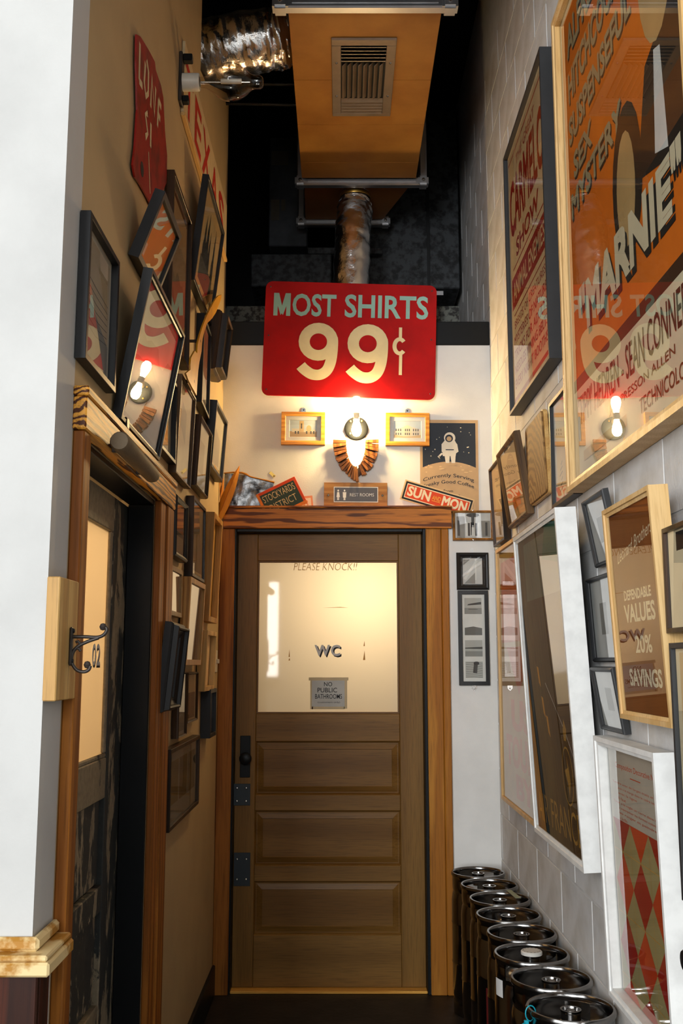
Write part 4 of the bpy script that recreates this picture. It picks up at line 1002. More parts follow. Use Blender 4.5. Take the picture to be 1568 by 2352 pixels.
for seg in ([(0.10, 0.86), (0.11, 0.62)], [(0.11, 0.62), (0.20, 0.64)], [(0.26, 0.84), (0.24, 0.70), (0.30, 0.64), (0.36, 0.70), (0.35, 0.84), (0.29, 0.88)], [(0.44, 0.66), (0.45, 0.88), (0.56, 0.68), (0.57, 0.88)], [(0.66, 0.66), (0.67, 0.86)], [(0.67, 0.86), (0.76, 0.86)], [(0.67, 0.76), (0.74, 0.76)], [(0.36, 0.56), (0.30, 0.52), (0.38, 0.44), (0.32, 0.38)], [(0.46, 0.56), (0.47, 0.40)]):
    a.line(seg, 0.045, WORN)
a.line([(0.42, 0.34), (0.46, 0.2), (0.5, 0.1)], 0.02, WORN)
a.done('lettering', rs)
MB().lathe([(0.0, 0.012), (0.022, 0.0118)], 12, (0.60 - 0.72, -0.17, 0)).build('burn_spot', P_BLACK, rs)

# yellow curved scrap
yp = [(4.124, 3.005), (4.099, 2.973), (4.046, 2.934), (3.944, 2.860), (3.829, 2.793), (3.690, 2.724), (3.607, 2.655), (3.581, 2.627), (3.569, 2.606), (3.559, 2.571), (3.510, 2.513), (3.487, 2.475), (3.473, 2.429), (3.461, 2.375), (3.354, 2.375), (3.265, 2.377), (3.215, 2.384), (3.308, 2.425), (3.305, 2.444), (3.314, 2.469), (3.398, 2.521), (3.451, 2.528), (3.460, 2.566), (3.509, 2.616), (3.574, 2.672), (3.685, 2.755), (3.821, 2.846), (3.935, 2.917), (4.022, 2.962)]
M_YEL = plain('yellow_enamel', rgb255(206, 148, 26), 0.4, c2=rgb255(184, 120, 16), nscale=9, lo=0.4, hi=0.7)
ys = tag(MB().prism([(y, z) for y, z in yp][::-1], -0.524, -0.518, lambda p, q, a_: (a_, p, q)).build('yellow_scrap', M_YEL), 'yellow curved metal scrap with a pointed tip among the left frames', 'metal scrap')
ys2 = MB(); 
for y, z in ((3.53, 2.60), (3.40, 2.41)): ys2.tube([(XL + 0.001, y, z), (-0.5175, y, z)], 0.006, 8)
ys2.build('peg', M_IRON, ys)

# TEXAS board
tx = thing('lettered_board', 'cream board with tall red letters reading TEXAS under the unlit bulb', 'sign', (XL, 3.9, 3.49))
basis(tx, (0, 1, 0), (0, 0, 1), (1, 0, 0), (XL, 3.9, 3.49))
MB().box(-0.60, 0.72, -0.115, 0.16, 0.001, 0.012).build('board', plain('board_cream', rgb255(206, 182, 140), 0.7), tx, 0.002)
MB().box(-0.60, 0.72, -0.130, -0.1155, 0.001, 0.018).build('edge_strip', M_FPINEY, tx, 0.002)
a = Art(1.32, 0.275, 0.0125, [P_RED])
for k, (ch, x0, x1) in enumerate((('T', 0.06, 0.20), ('E', 0.24, 0.37), ('X', 0.40, 0.57), ('A', 0.60, 0.77), ('S', 0.80, 0.95))):
    a.text(ch, x0, 0.18, x1, 0.90, P_RED, 0.02)
a.done('lettering', tx)

# unlit discharge bulb on a bracket
bl = thing('wall_bulb', 'large unlit clear glass bulb in a white socket high on the left wall', 'light bulb', (XL, 3.27, 3.468))
MB().box(XL, XL + 0.012, 3.245, 3.295, 3.385, 3.575).build('bracket', M_IRON, bl, 0.003, world=True)
MB().box(XL + 0.012, XL + 0.045, 3.255, 3.285, 3.545, 3.572).build('bracket_lug', M_BLACKG, bl, 0.003, world=True)
MB().box(XL + 0.012, XL + 0.035, 3.255, 3.285, 3.388, 3.412).build('bracket_lug', M_BLACKG, bl, 0.003, world=True)
MB().lathe([(0.0, 0.012), (0.031, 0.012), (0.031, 0.068), (0.028, 0.072), (0.018, 0.072)], 24, (XL, 3.27, 3.468), 'X').build('socket', M_SOCK, bl, smooth=True, world=True)
def bulb_glass():
    m, nt, b = _new('bulb_clear_glass'); nt.nodes.remove(b); out = nt.nodes['Material Output']
    lw = thin_fresnel(nt, 1.38)
    tr = nt.nodes.new('ShaderNodeBsdfTransparent'); tr.inputs['Color'].default_value = (0.93, 0.90, 0.84, 1)
    gl = nt.nodes.new('ShaderNodeBsdfGlossy'); gl.inputs['Roughness'].default_value = 0.02
    mx = nt.nodes.new('ShaderNodeMixShader')
    nt.links.new(lw.outputs[0], mx.inputs[0]); nt.links.new(tr.outputs[0], mx.inputs[1]); nt.links.new(gl.outputs[0], mx.inputs[2]); nt.links.new(mx.outputs[0], out.inputs['Surface'])
    return m
bprof = [(p.x, p.y) for p in smooth_path([(0.018, 0.072, 0), (0.021, 0.095, 0), (0.036, 0.117, 0), (0.055, 0.142, 0), (0.065, 0.175, 0), (0.060, 0.208, 0), (0.045, 0.235, 0), (0.030, 0.252, 0), (0.0245, 0.268, 0), (0.024, 0.284, 0), (0.016, 0.296, 0), (0.001, 0.298, 0)], 5)]
MB().lathe(bprof, 32, (XL, 3.27, 3.468), 'X').build('glass_envelope', bulb_glass(), bl, smooth=True, world=True)
MB().tube([(XL + 0.075, 3.27, 3.468), (XL + 0.15, 3.27, 3.468), (XL + 0.25, 3.27, 3.468)], [0.004, 0.0035, 0.0035], 8).build('stem', M_STEEL, bl, smooth=True, world=True)
MB().lathe([(0, 0.145), (0.009, 0.147), (0.009, 0.22), (0, 0.222)], 12, (XL, 3.27, 3.472), 'X').build('arc_tube', plain('arc_tube_glass', (0.7, 0.68, 0.62), 0.15), bl, smooth=True, world=True)

# wooden roller on the left door header and a little black block
rl = thing('wooden_roller', 'grey weathered wooden roller lying along the left door header', 'roller', (XL + 0.06, 2.46, 1.935))
MB().tube([(XL + 0.064, 2.24, 1.936), (XL + 0.064, 2.25, 1.936), (XL + 0.060, 2.66, 1.935), (XL + 0.060, 2.68, 1.935)], [0.020, 0.024, 0.021, 0.017], 20).build('barrel', plain('weathered_grey_wood', rgb255(108, 92, 70), 0.7, bump=0.2), rl, smooth=True, world=True)
for y in (2.32, 2.6): MB().box(XL + 0.030, XL + 0.05, y - 0.006, y + 0.006, 1.925, 1.947).build('bracket', M_IRON, rl, 0.001, world=True)
tag(MB().box(XL + 0.001, XL + 0.03, 2.47, 2.50, 2.0205, 2.05).build('black_block', M_BLACKG, None, 0.003), 'tiny black block sitting on the left door header', 'block')

# dry leaves tucked into the corner beside the header
M_LEAF = plain('dry_leaf', rgb255(206, 134, 36), 0.55, c2=rgb255(146, 82, 18), nscale=14, lo=0.35, hi=0.7, stretch=(1, 1, 0.3))
def leaf(label, tip, base, wpx, yp_, bend):
    A, B = onY(*base, yp_), onY(*tip, yp_ - 0.02)
    t_ = thing('dried_leaf', label, 'dried leaf', A, 'dried leaves in the corner')
    m = MB(); N = 12; ax = (B - A); side = Vector((ax.z, 0, -ax.x)).normalized(); W = wpx * 4.7 / F_PX
    for i in range(N + 1):
        f_ = i / N; wd = W * (math.sin(PI * min(1.0, 0.18 + 0.82 * f_)) ** 0.8 + 0.02) if f_ < 1 else 0.001
        c_ = A + ax * f_ + side * bend * math.sin(PI * f_) 
        for s in (-1, 0, 1):
            m.v.append(tuple(c_ + side * wd * 0.5 * s + Vector((0, -0.012 * (0 if s else 1) + 0.004, 0))))
    for i in range(N):
        for j in range(2):
            k = i * 3 + j; m.f.append((k, k + 1, k + 4, k + 3)); m.m.append(0)
    m.build('blade', M_LEAF, t_, smooth=True, world=True)
    MB().tube([A + Vector((0, -0.003, 0)), A + ax * 0.5 + side * bend + Vector((0, -0.011, 0)), B], [0.0025, 0.002, 0.0008], 6).build('midrib', plain('leaf_rib', rgb255(150, 82, 20), 0.6), t_, smooth=True, world=True)
leaf('tallest dry orange leaf with a twisted tip in the back corner', (550, 1070), (499, 1195), 24, 4.62, 0.0)
leaf('shorter dry orange leaf behind the tallest one in the back corner', (507, 1103), (488, 1172), 15, 4.64, -0.004)
leaf('narrow upright dry leaf right behind the tallest one', (513, 1098), (502, 1160), 9, 4.66, 0.002)

# ================================================================== PICTURES ON THE RIGHT WALL
RP = 'framed pictures on the right wall'
O_DK = ink('poster_orange', 240, 122, 24); O_LT = ink('poster_amber', 230, 136, 44)
def art_movie(a):
    a.rect(0.0, 0.0, 1, 1, P_CREAM)
    a.rect(0.015, 0.205, 0.985, 0.985, O_DK); a.rect(0.015, 0.18, 0.985, 0.205, P_DBROWN)
    SHW = P_BLACK
    def sh(s, x0, y0, x1, y1, d=0.008, b=0.03, c=P_OLIVE):
        a.text(s, x0 + d, y0 - d, x1 + d, y1 - d, SHW, b + 0.01); a.text(s, x0, y0, x1, y1, c, b)
    sh('ALFRED', 0.07, 0.885, 0.42, 0.955); sh("HITCHCOCK'S", 0.07, 0.785, 0.62, 0.855); sh('SUSPENSEFUL', 0.06, 0.695, 0.66, 0.755)
    sh('SEX', 0.10, 0.610, 0.30, 0.665); sh('MYSTERY', 0.06, 0.535, 0.56, 0.590)
    # two plain busts without features stand in for the printed portraits
    SK = ink('bust_tan', 206, 168, 110); HR = ink('bust_hair', 44, 36, 30)
    a.poly([(0.66, 0.40), (0.98, 0.34), (0.98, 0.62), (0.90, 0.61), (0.84, 0.58), (0.74, 0.56)], HR)
    a.poly([(0.78, 0.40), (0.86, 0.38), (0.84, 0.55), (0.80, 0.56)], P_WHITE)
    a.ell(0.83, 0.72, 0.115, 0.155, SK); a.poly([(0.70, 0.72), (0.71, 0.86), (0.78, 0.93), (0.92, 0.93), (0.965, 0.84), (0.955, 0.72), (0.93, 0.82), (0.80, 0.85), (0.74, 0.80)], HR)
    a.ell(0.58, 0.43, 0.115, 0.135, HR); a.ell(0.57, 0.42, 0.072, 0.10, SK)
    sh('"MARNIE"', 0.11, 0.275, 0.93, 0.375, 0.014, 0.05, P_CREAM)
    a.text("'TIPPI' HEDREN - SEAN CONNERY", 0.06, 0.105, 0.96, 0.165, P_DBROWN, 0.006)
    a.text('JAY PRESSON ALLEN', 0.36, 0.070, 0.84, 0.090, P_BROWN); a.text('TECHNICOLOR', 0.60, 0.030, 0.92, 0.055, P_BROWN, 0.004)
    a.rect(0.10, 0.03, 0.5, 0.05, P_TAN)
picture('framed_poster', 'huge orange film poster in a blond wood frame high on the right wall', 'poster', (2.37, 2.6969, 1.13, 1.5302, 0, 0), 'R', 0.05, 0.028, M_FPINE, art_movie, P_CREAM, 'step', 0.022, group=RP)
def art_show(a):
    a.rect(0, 0, 1, 1, ink('show_tan', 244, 216, 172)); a.rect(0.03, 0.955, 0.97, 0.962, P_RED)
    a.text('THE GREAT', 0.25, 0.885, 0.75, 0.925, P_RED, 0.01); a.text('CARMELO', 0.05, 0.65, 0.95, 0.865, P_RED, 0.03)
    a.text('SHOW', 0.20, 0.545, 0.80, 0.615, P_RED, 0.03); a.rect(0.1, 0.52, 0.9, 0.526, P_RED)
    a.rect(0.05, 0.375, 0.95, 0.495, P_RED); a.text('ANIMAL ENEMIES', 0.09, 0.40, 0.91, 0.47, ink('show_tan', 244, 216, 172), 0.01)
    a.rect(0.1, 0.345, 0.9, 0.350, P_RED); a.text('BREEDS OF CREATURES', 0.1, 0.295, 0.9, 0.325, P_RED)
    for k, s in enumerate(('MYSTERIES OF NATURE', 'TRICKS FOR ADULTS', 'NEEDLES MINING BELTS', 'EVERY NIGHT BOOTHS')): a.text(s, 0.08, 0.235 - 0.055 * k, 0.92, 0.27 - 0.055 * k, P_RED, 0.012)
    a.rect(0.05, 0.025, 0.95, 0.04, P_RED)
picture('framed_poster', 'tan show poster with red block letters in a deep black frame on the right wall', 'poster', (3.5284, 2.9675, 0.7751, 1.1063, 0, 0), 'R', 0.045, 0.014, M_FCHAR, art_show, P_TAN, 'flat', 0.014, group=RP)
picture('picture_frame', 'thin dark brown frame farthest along the right wall next to the gold frame', 'picture frame', (4.3642, 2.1299, 0.3032, 0.3604, 0, 0.0434), 'R', 0.03, 0.010, M_FDARK, lambda a: (a.rect(0, 0, 1, 1, P_KRAFT), a.rect(0.2, 0.2, 0.8, 0.8, P_TAN)), P_KRAFT, 'flat', 0.010, group=RP)
picture('picture_frame', 'brown wooden frame with an oval topped print tipped forward on the right wall', 'picture frame', (3.8989, 2.1427, 0.4205, 0.3218, 0.0082, 0.1421), 'R', 0.03, 0.020, M_FBROWN,
        lambda a: (a.rect(0, 0, 1, 1, P_TAN), a.poly([(0.25, 0.1), (0.75, 0.1), (0.75, 0.65)] + [(0.5 + 0.25 * math.cos(PI * i / 12), 0.65 + 0.25 * math.sin(PI * i / 12)) for i in range(13)], P_KRAFT), a.rect(0.3, 0.15, 0.7, 0.45, P_ORANGE)), P_TAN, 'bevel', 0.012, group=RP)
# slab of brown wood with rounded corners
def slab(label, par, d):
    Yc, Zc, w, h, rot, lean = par
    u = Vector((0, -1, 0)); nv = Vector((-1, 0, 0)); v = Vector((0, 0, 1)); v2 = v * math.cos(lean) + nv * math.sin(lean); n2 = nv * math.cos(lean) - v * math.sin(lean)
    o = Vector((XR, Yc, Zc)) + nv * (math.sin(lean) * h / 2 + 0.002)
    t = thing('wood_slab', label, 'wall plaque', o); basis(t, u, v2, n2, o)
    MB().prism(rounded(w, h, 0.02, 4), 0.0, d * 0.7).build('back', M_FPINEY, t, 0.002)
    MB().prism(rounded(w * 0.97, h * 0.97, 0.02, 4), d * 0.7, d).build('face', wood('ribbed_brown_veneer', rgb255(160, 122, 74), rgb255(120, 86, 48), 'Z', 10, 1.6, 0.6), t, 0.002)
slab('plain brown wooden slab with rounded corners between right wall frames', (3.5114, 2.1537, 0.3195, 0.2959, 0, 0.0377), 0.022)
picture('picture_frame', 'black frame with a tan plant print tucked under the orange film poster', 'picture frame', (3.10, 2.1103, 0.31, 0.3591, 0, 0), 'R', 0.028, 0.014, M_FBLACK,
        lambda a: (a.rect(0, 0, 1, 1, P_LGREY), a.rect(0.12, 0.05, 0.95, 0.95, P_TAN), [a.line([(0.25 + 0.04 * (k % 3), 0.1 + 0.05 * k), (0.4, 0.13 + 0.05 * k)], 0.012, P_DBROWN) for k in range(6)]), P_LGREY, 'flat', 0.010, group=RP)
def art_letterpress(a):
    a.rect(0, 0, 1, 1, ink('press_tan', 226, 182, 96))
    a.rect(0.06, 0.62, 0.94, 0.95, P_ORANGE); a.poly([(0.2, 0.60), (0.9, 0.60), (0.55, 0.42)], P_ORANGE)
    a.text('US', 0.30, 0.28, 0.90, 0.40, P_ORANGE, 0.05); a.text('TOUR', 0.12, 0.14, 0.94, 0.26, P_ORANGE, 0.05); a.text('BY', 0.40, 0.03, 0.90, 0.12, P_ORANGE, 0.05)
picture('framed_poster', 'blond wood framed orange letterpress poster half behind the white framed poster', 'poster', (4.055, 1.3873, 0.81, 1.0843, 0, 0), 'R', 0.03, 0.016, M_FPINE, art_letterpress, P_LGREY, 'flat', 0.010, group=RP)
def art_airline(a):
    G1 = plain('poster_dark_green', rgb255(40, 56, 48), 0.5, c2=rgb255(30, 34, 40), nscale=5, lo=0.35, hi=0.65)
    a.rect(0, 0, 1, 1, G1); a.poly([(0, 0), (0.05, 0), (0.08, 1), (0, 1)], ink('reflection_brown', 70, 56, 38)); a.rect(0.15, 0.78, 1, 0.98, ink('sea_grey', 108, 124, 114)); a.poly([(0.6, 0.90), (1, 0.86), (1, 1), (0.7, 1)], P_TEAL)  # brown strip at the left is a glass reflection painted into the print
    for x, y in ((0.36, 0.42), (0.44, 0.36), (0.30, 0.52)): a.poly([(x - 0.03, y + 0.035), (x + 0.01, y + 0.03), (x + 0.04, y - 0.035), (x, y - 0.02)], P_AMBER)
    a.line([(0.45, 0.5), (0.6, 0.44), (0.8, 0.36), (0.95, 0.28)], 0.004, P_LGREY)
    ov = [(0.79 + 0.10 * math.cos(2 * PI * i / 28), 0.225 + 0.085 * math.sin(2 * PI * i / 28)) for i in range(29)]
    a.line(ov, 0.006, P_GOLDT); a.poly([(0.77, 0.33), (0.81, 0.33), (0.83, 0.365), (0.79, 0.395), (0.76, 0.36)], P_GOLDT)
    a.poly([(0.74, 0.24), (0.80, 0.25), (0.79, 0.29), (0.82, 0.25), (0.84, 0.21), (0.80, 0.16), (0.79, 0.20)], P_GOLDT)
    a.text('AIR FRANCE', 0.05, 0.03, 0.97, 0.125, P_GOLDT, -0.004)
picture('framed_poster', 'dark green AIR FRANCE poster in a deep white frame on the right wall', 'poster', (3.1260, 1.3700, 0.6949, 0.9925, 0.0049, 0.0468), 'R', 0.060, 0.024, M_FWHITE, art_airline, P_GREEN, 'step', 0.010, group=RP, gap=0.015)
def art_diamond(a):
    a.rect(0, 0, 1, 1, ink('bone', 206, 196, 180)); T1 = ink('diamond_olive', 176, 160, 108); R1 = P_FLAME
    a.text('Composition Decorative N 11', 0.13, 0.905, 0.87, 0.935, P_FLAME, 0.006); a.rect(0.40, 0.885, 0.58, 0.889, P_FLAME)
    for k in range(8):
        y = 0.855 - 0.02 * k; a.text(('Tendre avec de larges traits et de fines', 'puis a la marge dans le cadre les triangles', 'avec la ligne', 'Il faut', 'Tirer a la regle un carre dans le cadre', 'y superposer les formes colorees ainsi', 'les ranger et peindre', 'a la fin')[k], 0.06 if k % 4 == 0 else 0.16, y - 0.012, (0.97, 0.97, 0.5, 0.3, 0.97, 0.95, 0.8, 0.3)[k], y, P_FLAME)
    x0, x1, y1, y0 = 0.03, 0.97, 0.70, 0.0
    a.rect(x0, y0, x1, y1, T1)
    nx, ny = 3, 3; dx = (x1 - x0) / nx; dy = 0.25
    for j in range(4):
        for i in range(-1, 4):
            for ph in (0, 1):
                cx_ = x0 + dx * (i + 0.5 * ph + 0.5); cy_ = y1 - dy * (j + 0.5 * ph)
                pts = [(cx_ - dx / 2, cy_), (cx_, cy_ - dy / 2), (cx_ + dx / 2, cy_), (cx_, cy_ + dy / 2)]
                # kite of two triangles clipped to the field
                tri = [(cx_ - dx / 2, cy_ + dy * 0.25), (cx_ + dx / 2, cy_ + dy * 0.25), (cx_, cy_ - dy * 0.25)] if False else None
                q = [(min(max(px_, x0), x1), min(max(py_, y0), y1)) for px_, py_ in pts]
                if ph == 0 and (j + i) % 1 == 0:
                    hw = dx * 0.5
                    poly_ = [(cx_ - hw, cy_), (cx_, cy_ - dy / 2), (cx_ + hw, cy_), (cx_, cy_ + dy / 2)]
                    poly_ = [(min(max(px_, x0), x1), min(max(py_, y0), y1)) for px_, py_ in poly_]
                    ar = abs(sum(poly_[k][0] * poly_[(k + 1) % 4][1] - poly_[(k + 1) % 4][0] * poly_[k][1] for k in range(4)))
                    if ar > 1e-4: a.poly(poly_, R1 if (i + j) % 2 else P_RED)
    for j in range(4): a.rect(x0, y1 - dy * (j + 0.5) - 0.001, x1, y1 - dy * (j + 0.5) + 0.001, P_AMBER)
    for i in range(4): a.rect(x0 + dx * i - 0.001, y0, x0 + dx * i + 0.001, y1, P_AMBER)
picture('framed_poster', 'red and olive diamond pattern print in a deep white frame above the kegs', 'poster', (2.4264, 0.9205, 0.5114, 0.6439, 0, 0.025), 'R', 0.045, 0.022, M_FWHITE, art_diamond, P_LGREY, 'step', 0.03, group=RP)
def art_values(a):
    BG = ink('sale_brown', 140, 76, 26); a.rect(0, 0, 1, 1, BG)
    a.text('Leonard Brothers', 0.12, 0.74, 0.94, 0.80, P_CREAM, 0.0, shear=0.35, skew=0.10)
    a.text('DEPENDABLE', 0.20, 0.55, 0.80, 0.60, P_CREAM, 0.03); a.text('VALUES', 0.17, 0.44, 0.85, 0.53, P_CREAM, 0.03)
    a.text('20%', 0.36, 0.29, 0.72, 0.375, P_CREAM, 0.02); a.text('SAVINGS', 0.16, 0.13, 0.86, 0.215, P_CREAM, 0.03)
picture('framed_poster', 'brown sale poster reading VALUES and SAVINGS in a blond frame tipped forward', 'poster', (2.2310, 1.5513, 0.3731, 0.4985, 0, 0.0505), 'R', 0.042, 0.019, M_FPINE, art_values, P_BROWN, 'step', 0.010, group=RP, gap=0.018)
for lab, par in (('upper of three slim dark frames beside the blond sale poster', (2.650, 1.7860, 0.22, 0.1895, 0, 0.1769)), ('middle of three slim dark frames beside the blond sale poster', (2.7006, 1.5490, 0.2442, 0.2322, 0, 0.0585)), ('lowest of three slim dark frames beside the blond sale poster', (2.652, 1.3373, 0.222, 0.1685, 0, 0.1527))):
    picture('picture_frame', lab, 'picture frame', par, 'R', 0.02, 0.012, M_FCHAR, lambda a: (a.rect(0, 0, 1, 1, P_LGREY), a.rect(0.35, 0.3, 0.65, 0.7, P_GREY)), P_LGREY, 'bevel', 0.010, group=RP)
picture('picture_frame', 'dark brown frame with a cream drawing cut off at the right picture edge', 'picture frame', (1.949, 1.597, 0.18, 0.214, 0, 0), 'R', 0.03, 0.010, M_FDARK, lambda a: (a.rect(0, 0, 1, 1, P_CREAM), a.rect(0.3, 0.78, 1, 0.97, P_BLACK), a.ell(0.7, 0.4, 0.25, 0.2, P_TAN)), P_CREAM, 'flat', 0.008, group=RP, gap=0.033)
picture('picture_frame', 'tall slate black frame with a tan and teal print at the right picture edge', 'picture frame', (1.874, 1.223, 0.30, 0.495, 0, 0.0027), 'R', 0.03, 0.012, M_FCHAR, lambda a: (a.rect(0, 0, 1, 1, P_CREAM), a.rect(0.08, 0.02, 1, 0.98, P_TAN), a.rect(0.08, 0.1, 1, 0.66, P_TEAL)), P_CREAM, 'flat', 0.008, group=RP, gap=0.033)
pg = thing('coat_peg', 'black rounded wooden coat peg on the right wall below the slate frame', 'coat peg', (XR, 2.02, 0.862))
MB().lathe([(0.0, -0.068), (0.018, -0.066), (0.026, -0.055), (0.027, -0.035), (0.020, -0.012), (0.018, -0.001)], 20, (XR, 2.03, 0.862), 'X').build('knob', M_BLACKG, pg, smooth=True, world=True)
MB().lathe([(0.030, -0.004), (0.030, -0.001)], 20, (XR, 2.03, 0.862), 'X').build('rose', M_FDARK, pg, world=True)

# ================================================================== OVERHEAD EQUIPMENT
ZU = 3.97
ah = thing('air_handler', 'brown panelled air handling unit in an aluminium frame hanging under the ceiling', 'air conditioner', (0.09, 4.28, ZU))
M_FIBRE = plain('brown_fibreboard', rgb255(186, 130, 58), 0.6, c2=rgb255(158, 104, 42), nscale=4, lo=0.35, hi=0.7, bump=0.1)
UX0, UX1 = -0.21, 0.395
ys_ = [3.60, 4.06, 4.43, 4.79, 4.96]
for k in range(4):
    MB().box(UX0, UX1, ys_[k] + 0.001, ys_[k + 1] - 0.001, ZU, ZU + 0.02).build('bottom_panel', M_FIBRE, ah, 0.0012, world=True)
for x0, x1 in ((UX0, UX0 + 0.02), (UX1 - 0.02, UX1)):
    MB().box(x0, x1, 3.601, 4.959, ZU + 0.021, 4.55).build('side_panel', M_FIBRE, ah, 0.001, world=True)
MB().box(UX0 + 0.021, UX1 - 0.021, 3.60, 3.615, ZU + 0.045, 4.55).build('end_panel', M_VOIDMETAL, ah, 0.001, world=True)
def bar(x0, x1, yc, zc, s=0.045):
    g = MB()
    g.box(x0, x1, yc - s / 2, yc + s / 2, zc - s / 2, zc + s / 2)
    r_ = g.build('frame_bar', M_ALU, ah, 0.006, world=True)
    MB().box(x0 + 0.03, x1 - 0.03, yc - s / 2 - 0.004, yc - s / 2, zc - 0.006, zc + 0.006).build('slot_rib', M_ALU, ah, 0.001, world=True)
def vbar(x, yc, z0, z1, s=0.04): MB().box(x - s / 2, x + s / 2, yc - s / 2, yc + s / 2, z0, z1).build('frame_post', M_ALU, ah, 0.006, world=True)
def bracket(x, yc, zc, s=0.062):
    MB().box(x - s / 2, x + s / 2, yc - 0.036, yc + 0.03, zc - s / 2, zc + s / 2).build('corner_bracket', M_ALU, ah, 0.010, world=True, seg=2)
    MB().lathe([(0.010, -0.036), (0.008, -0.041), (0, -0.042)], 12, (x, yc, zc), 'Y').build('bolt', M_STEEL, ah, smooth=True, world=True)
bar(UX0 - 0.015, UX1 + 0.015, 3.575, 3.985); bar(UX0 + 0.0, UX1 + 0.03, 5.0, 3.965); 
for x in (UX0 - 0.03, UX1 + 0.03): bracket(x, 3.575, 3.985)
for x in (UX0 - 0.01, UX1 + 0.04): bracket(x, 5.0, 3.965, 0.056); vbar(x, 5.0, 3.99, 4.5)
# tapered rear section
m = MB(); m.prism([(UX0 + 0.01, 5.03), (UX1 - 0.02, 5.03), (0.24, 5.46), (UX0 + 0.0, 5.46)], ZU, ZU + 0.5); m.build('rear_section', plain('rear_brown_panel', rgb255(120, 76, 32), 0.6, nscale=4), ah, 0.003, world=True)
bar(-0.235, 0.255, 5.49, 3.965); bracket(-0.235, 5.49, 3.965, 0.056); bracket(0.255, 5.49, 3.965, 0.056); vbar(-0.235, 5.49, 3.99, 4.45)
MB().box(-0.20, 0.24, 5.55, 5.59, 3.80, 3.84).build('lower_rail', M_VOIDMETAL, ah, 0.004, world=True)
# grille
VX0, VX1, VY0, VY1 = -0.042, 0.228, 3.755, 4.335
vg = thing('vent_grille', 'grey brown metal air vent with louvres in the underside of the brown unit', 'air vent', ((VX0 + VX1) / 2, (VY0 + VY1) / 2, ZU))
M_VENT = plain('vent_metal', rgb255(150, 132, 112), 0.4, 0.3)
fr = MB(); fw = 0.04
for b_ in ((VX0, VX1, VY0, VY0 + fw), (VX0, VX1, VY1 - 0.024, VY1), (VX0, VX0 + fw, VY0 + fw, VY1 - 0.024), (VX1 - fw, VX1, VY0 + fw, VY1 - 0.024)):
    MB().box(b_[0], b_[1], b_[2], b_[3], ZU - 0.012, ZU - 0.0005).build('frame_side', M_VENT, vg, 0.002, world=True)
IX0, IX1, IY0, IY1 = VX0 + fw, VX1 - fw, VY0 + fw, VY1 - 0.024
MB().box(IX0, IX1, IY0, IY1, ZU - 0.002, ZU - 0.0006).build('dark_throat', M_BLACK, vg, world=True)
def louvre(pts): MB().prism(pts[0], pts[1], pts[2], pts[3]).build('slat', M_VENT, vg, world=True)
for k in range(5):
    for y in (IY0 + 0.012 + 0.024 * k, IY1 - 0.012 - 0.024 * k):
        sgn = 1 if y < (IY0 + IY1) / 2 else -1
        louvre([[(y - 0.009 * sgn, ZU - 0.016), (y - 0.006 * sgn, ZU - 0.017), (y + 0.008 * sgn, ZU - 0.004), (y + 0.005 * sgn, ZU - 0.003)], IX0 + 0.001, IX1 - 0.001, (lambda p, q, a_: (a_, p, q))])
for k in range(8):
    x = IX0 + 0.015 + (IX1 - IX0 - 0.03) * k / 7
    louvre([[(x - 0.010, ZU - 0.019), (x - 0.007, ZU - 0.020), (x + 0.006, ZU - 0.004), (x + 0.003, ZU - 0.003)], IY0 + 0.13, IY1 - 0.13, (lambda p, q, a_: (p, a_, q))])
for x, y in ((VX0 + 0.02, VY0 + 0.16), (VX1 - 0.02, VY0 + 0.16), (VX0 + 0.02, VY1 - 0.17), (VX1 - 0.02, VY1 - 0.17)):
    MB().lathe([(0.006, -0.012), (0.004, -0.015), (0, -0.0155)], 10, (x, y, ZU)).build('screw', M_STEEL, vg, world=True)

# crinkled foil ducts
def foil_duct(name, label, pts, rad, seed, loc):
    t_ = thing(name, label, 'air duct', loc)
    P = smooth_path(pts, 14); n = len(P); SEG = 48; m = MB()
    t0 = (P[1] - P[0]).normalized(); nr = t0.cross(Vector((0, 1, 0.2))).normalized()
    for i in range(n):
        tt = (P[min(i + 1, n - 1)] - P[max(i - 1, 0)]).normalized(); nr = (nr - tt * nr.dot(tt)).normalized(); bn = tt.cross(nr)
        f_ = i / (n - 1); rr_ = rad(f_)
        for k in range(SEG):
            a_ = 2 * PI * k / SEG
            d_ = 0.08 * noise.noise((f_ * 26 + seed, math.cos(a_) * 1.6, math.sin(a_) * 1.6)) + 0.05 * noise.noise((f_ * 60 + a_ * 2, math.cos(a_) * 4 + seed, math.sin(a_) * 4))
            m.v.append(tuple(P[i] + (nr * math.cos(a_) + bn * math.sin(a_)) * rr_ * (1 + d_)))
    for i in range(n - 1):
        for k in range(SEG):
            m.f.append((i * SEG + k, i * SEG + (k + 1) % SEG, (i + 1) * SEG + (k + 1) % SEG, (i + 1) * SEG + k)); m.m.append(0)
    m.build('foil_sleeve', M_FOIL, t_, smooth=True, world=True)
    return t_
d1 = foil_duct('foil_duct', 'silver foil duct from the left wall to the side of the brown unit', [(-0.78, 4.02, 4.05), (-0.6, 4.01, 4.075), (-0.45, 4.0, 4.10), (-0.30, 4.0, 4.125), (-0.22, 4.0, 4.14)], lambda f: 0.128 if f < 0.86 else 0.128 - 0.028 * (f - 0.86) / 0.14, 2.0, (-0.5, 4.0, 4.08))
MB().lathe([(0.104, -0.03), (0.108, -0.02), (0.104, -0.005)], 32, (UX0 - 0.005, 4.0, 4.14), 'X').build('collar', M_ALU, d1, smooth=True, world=True)
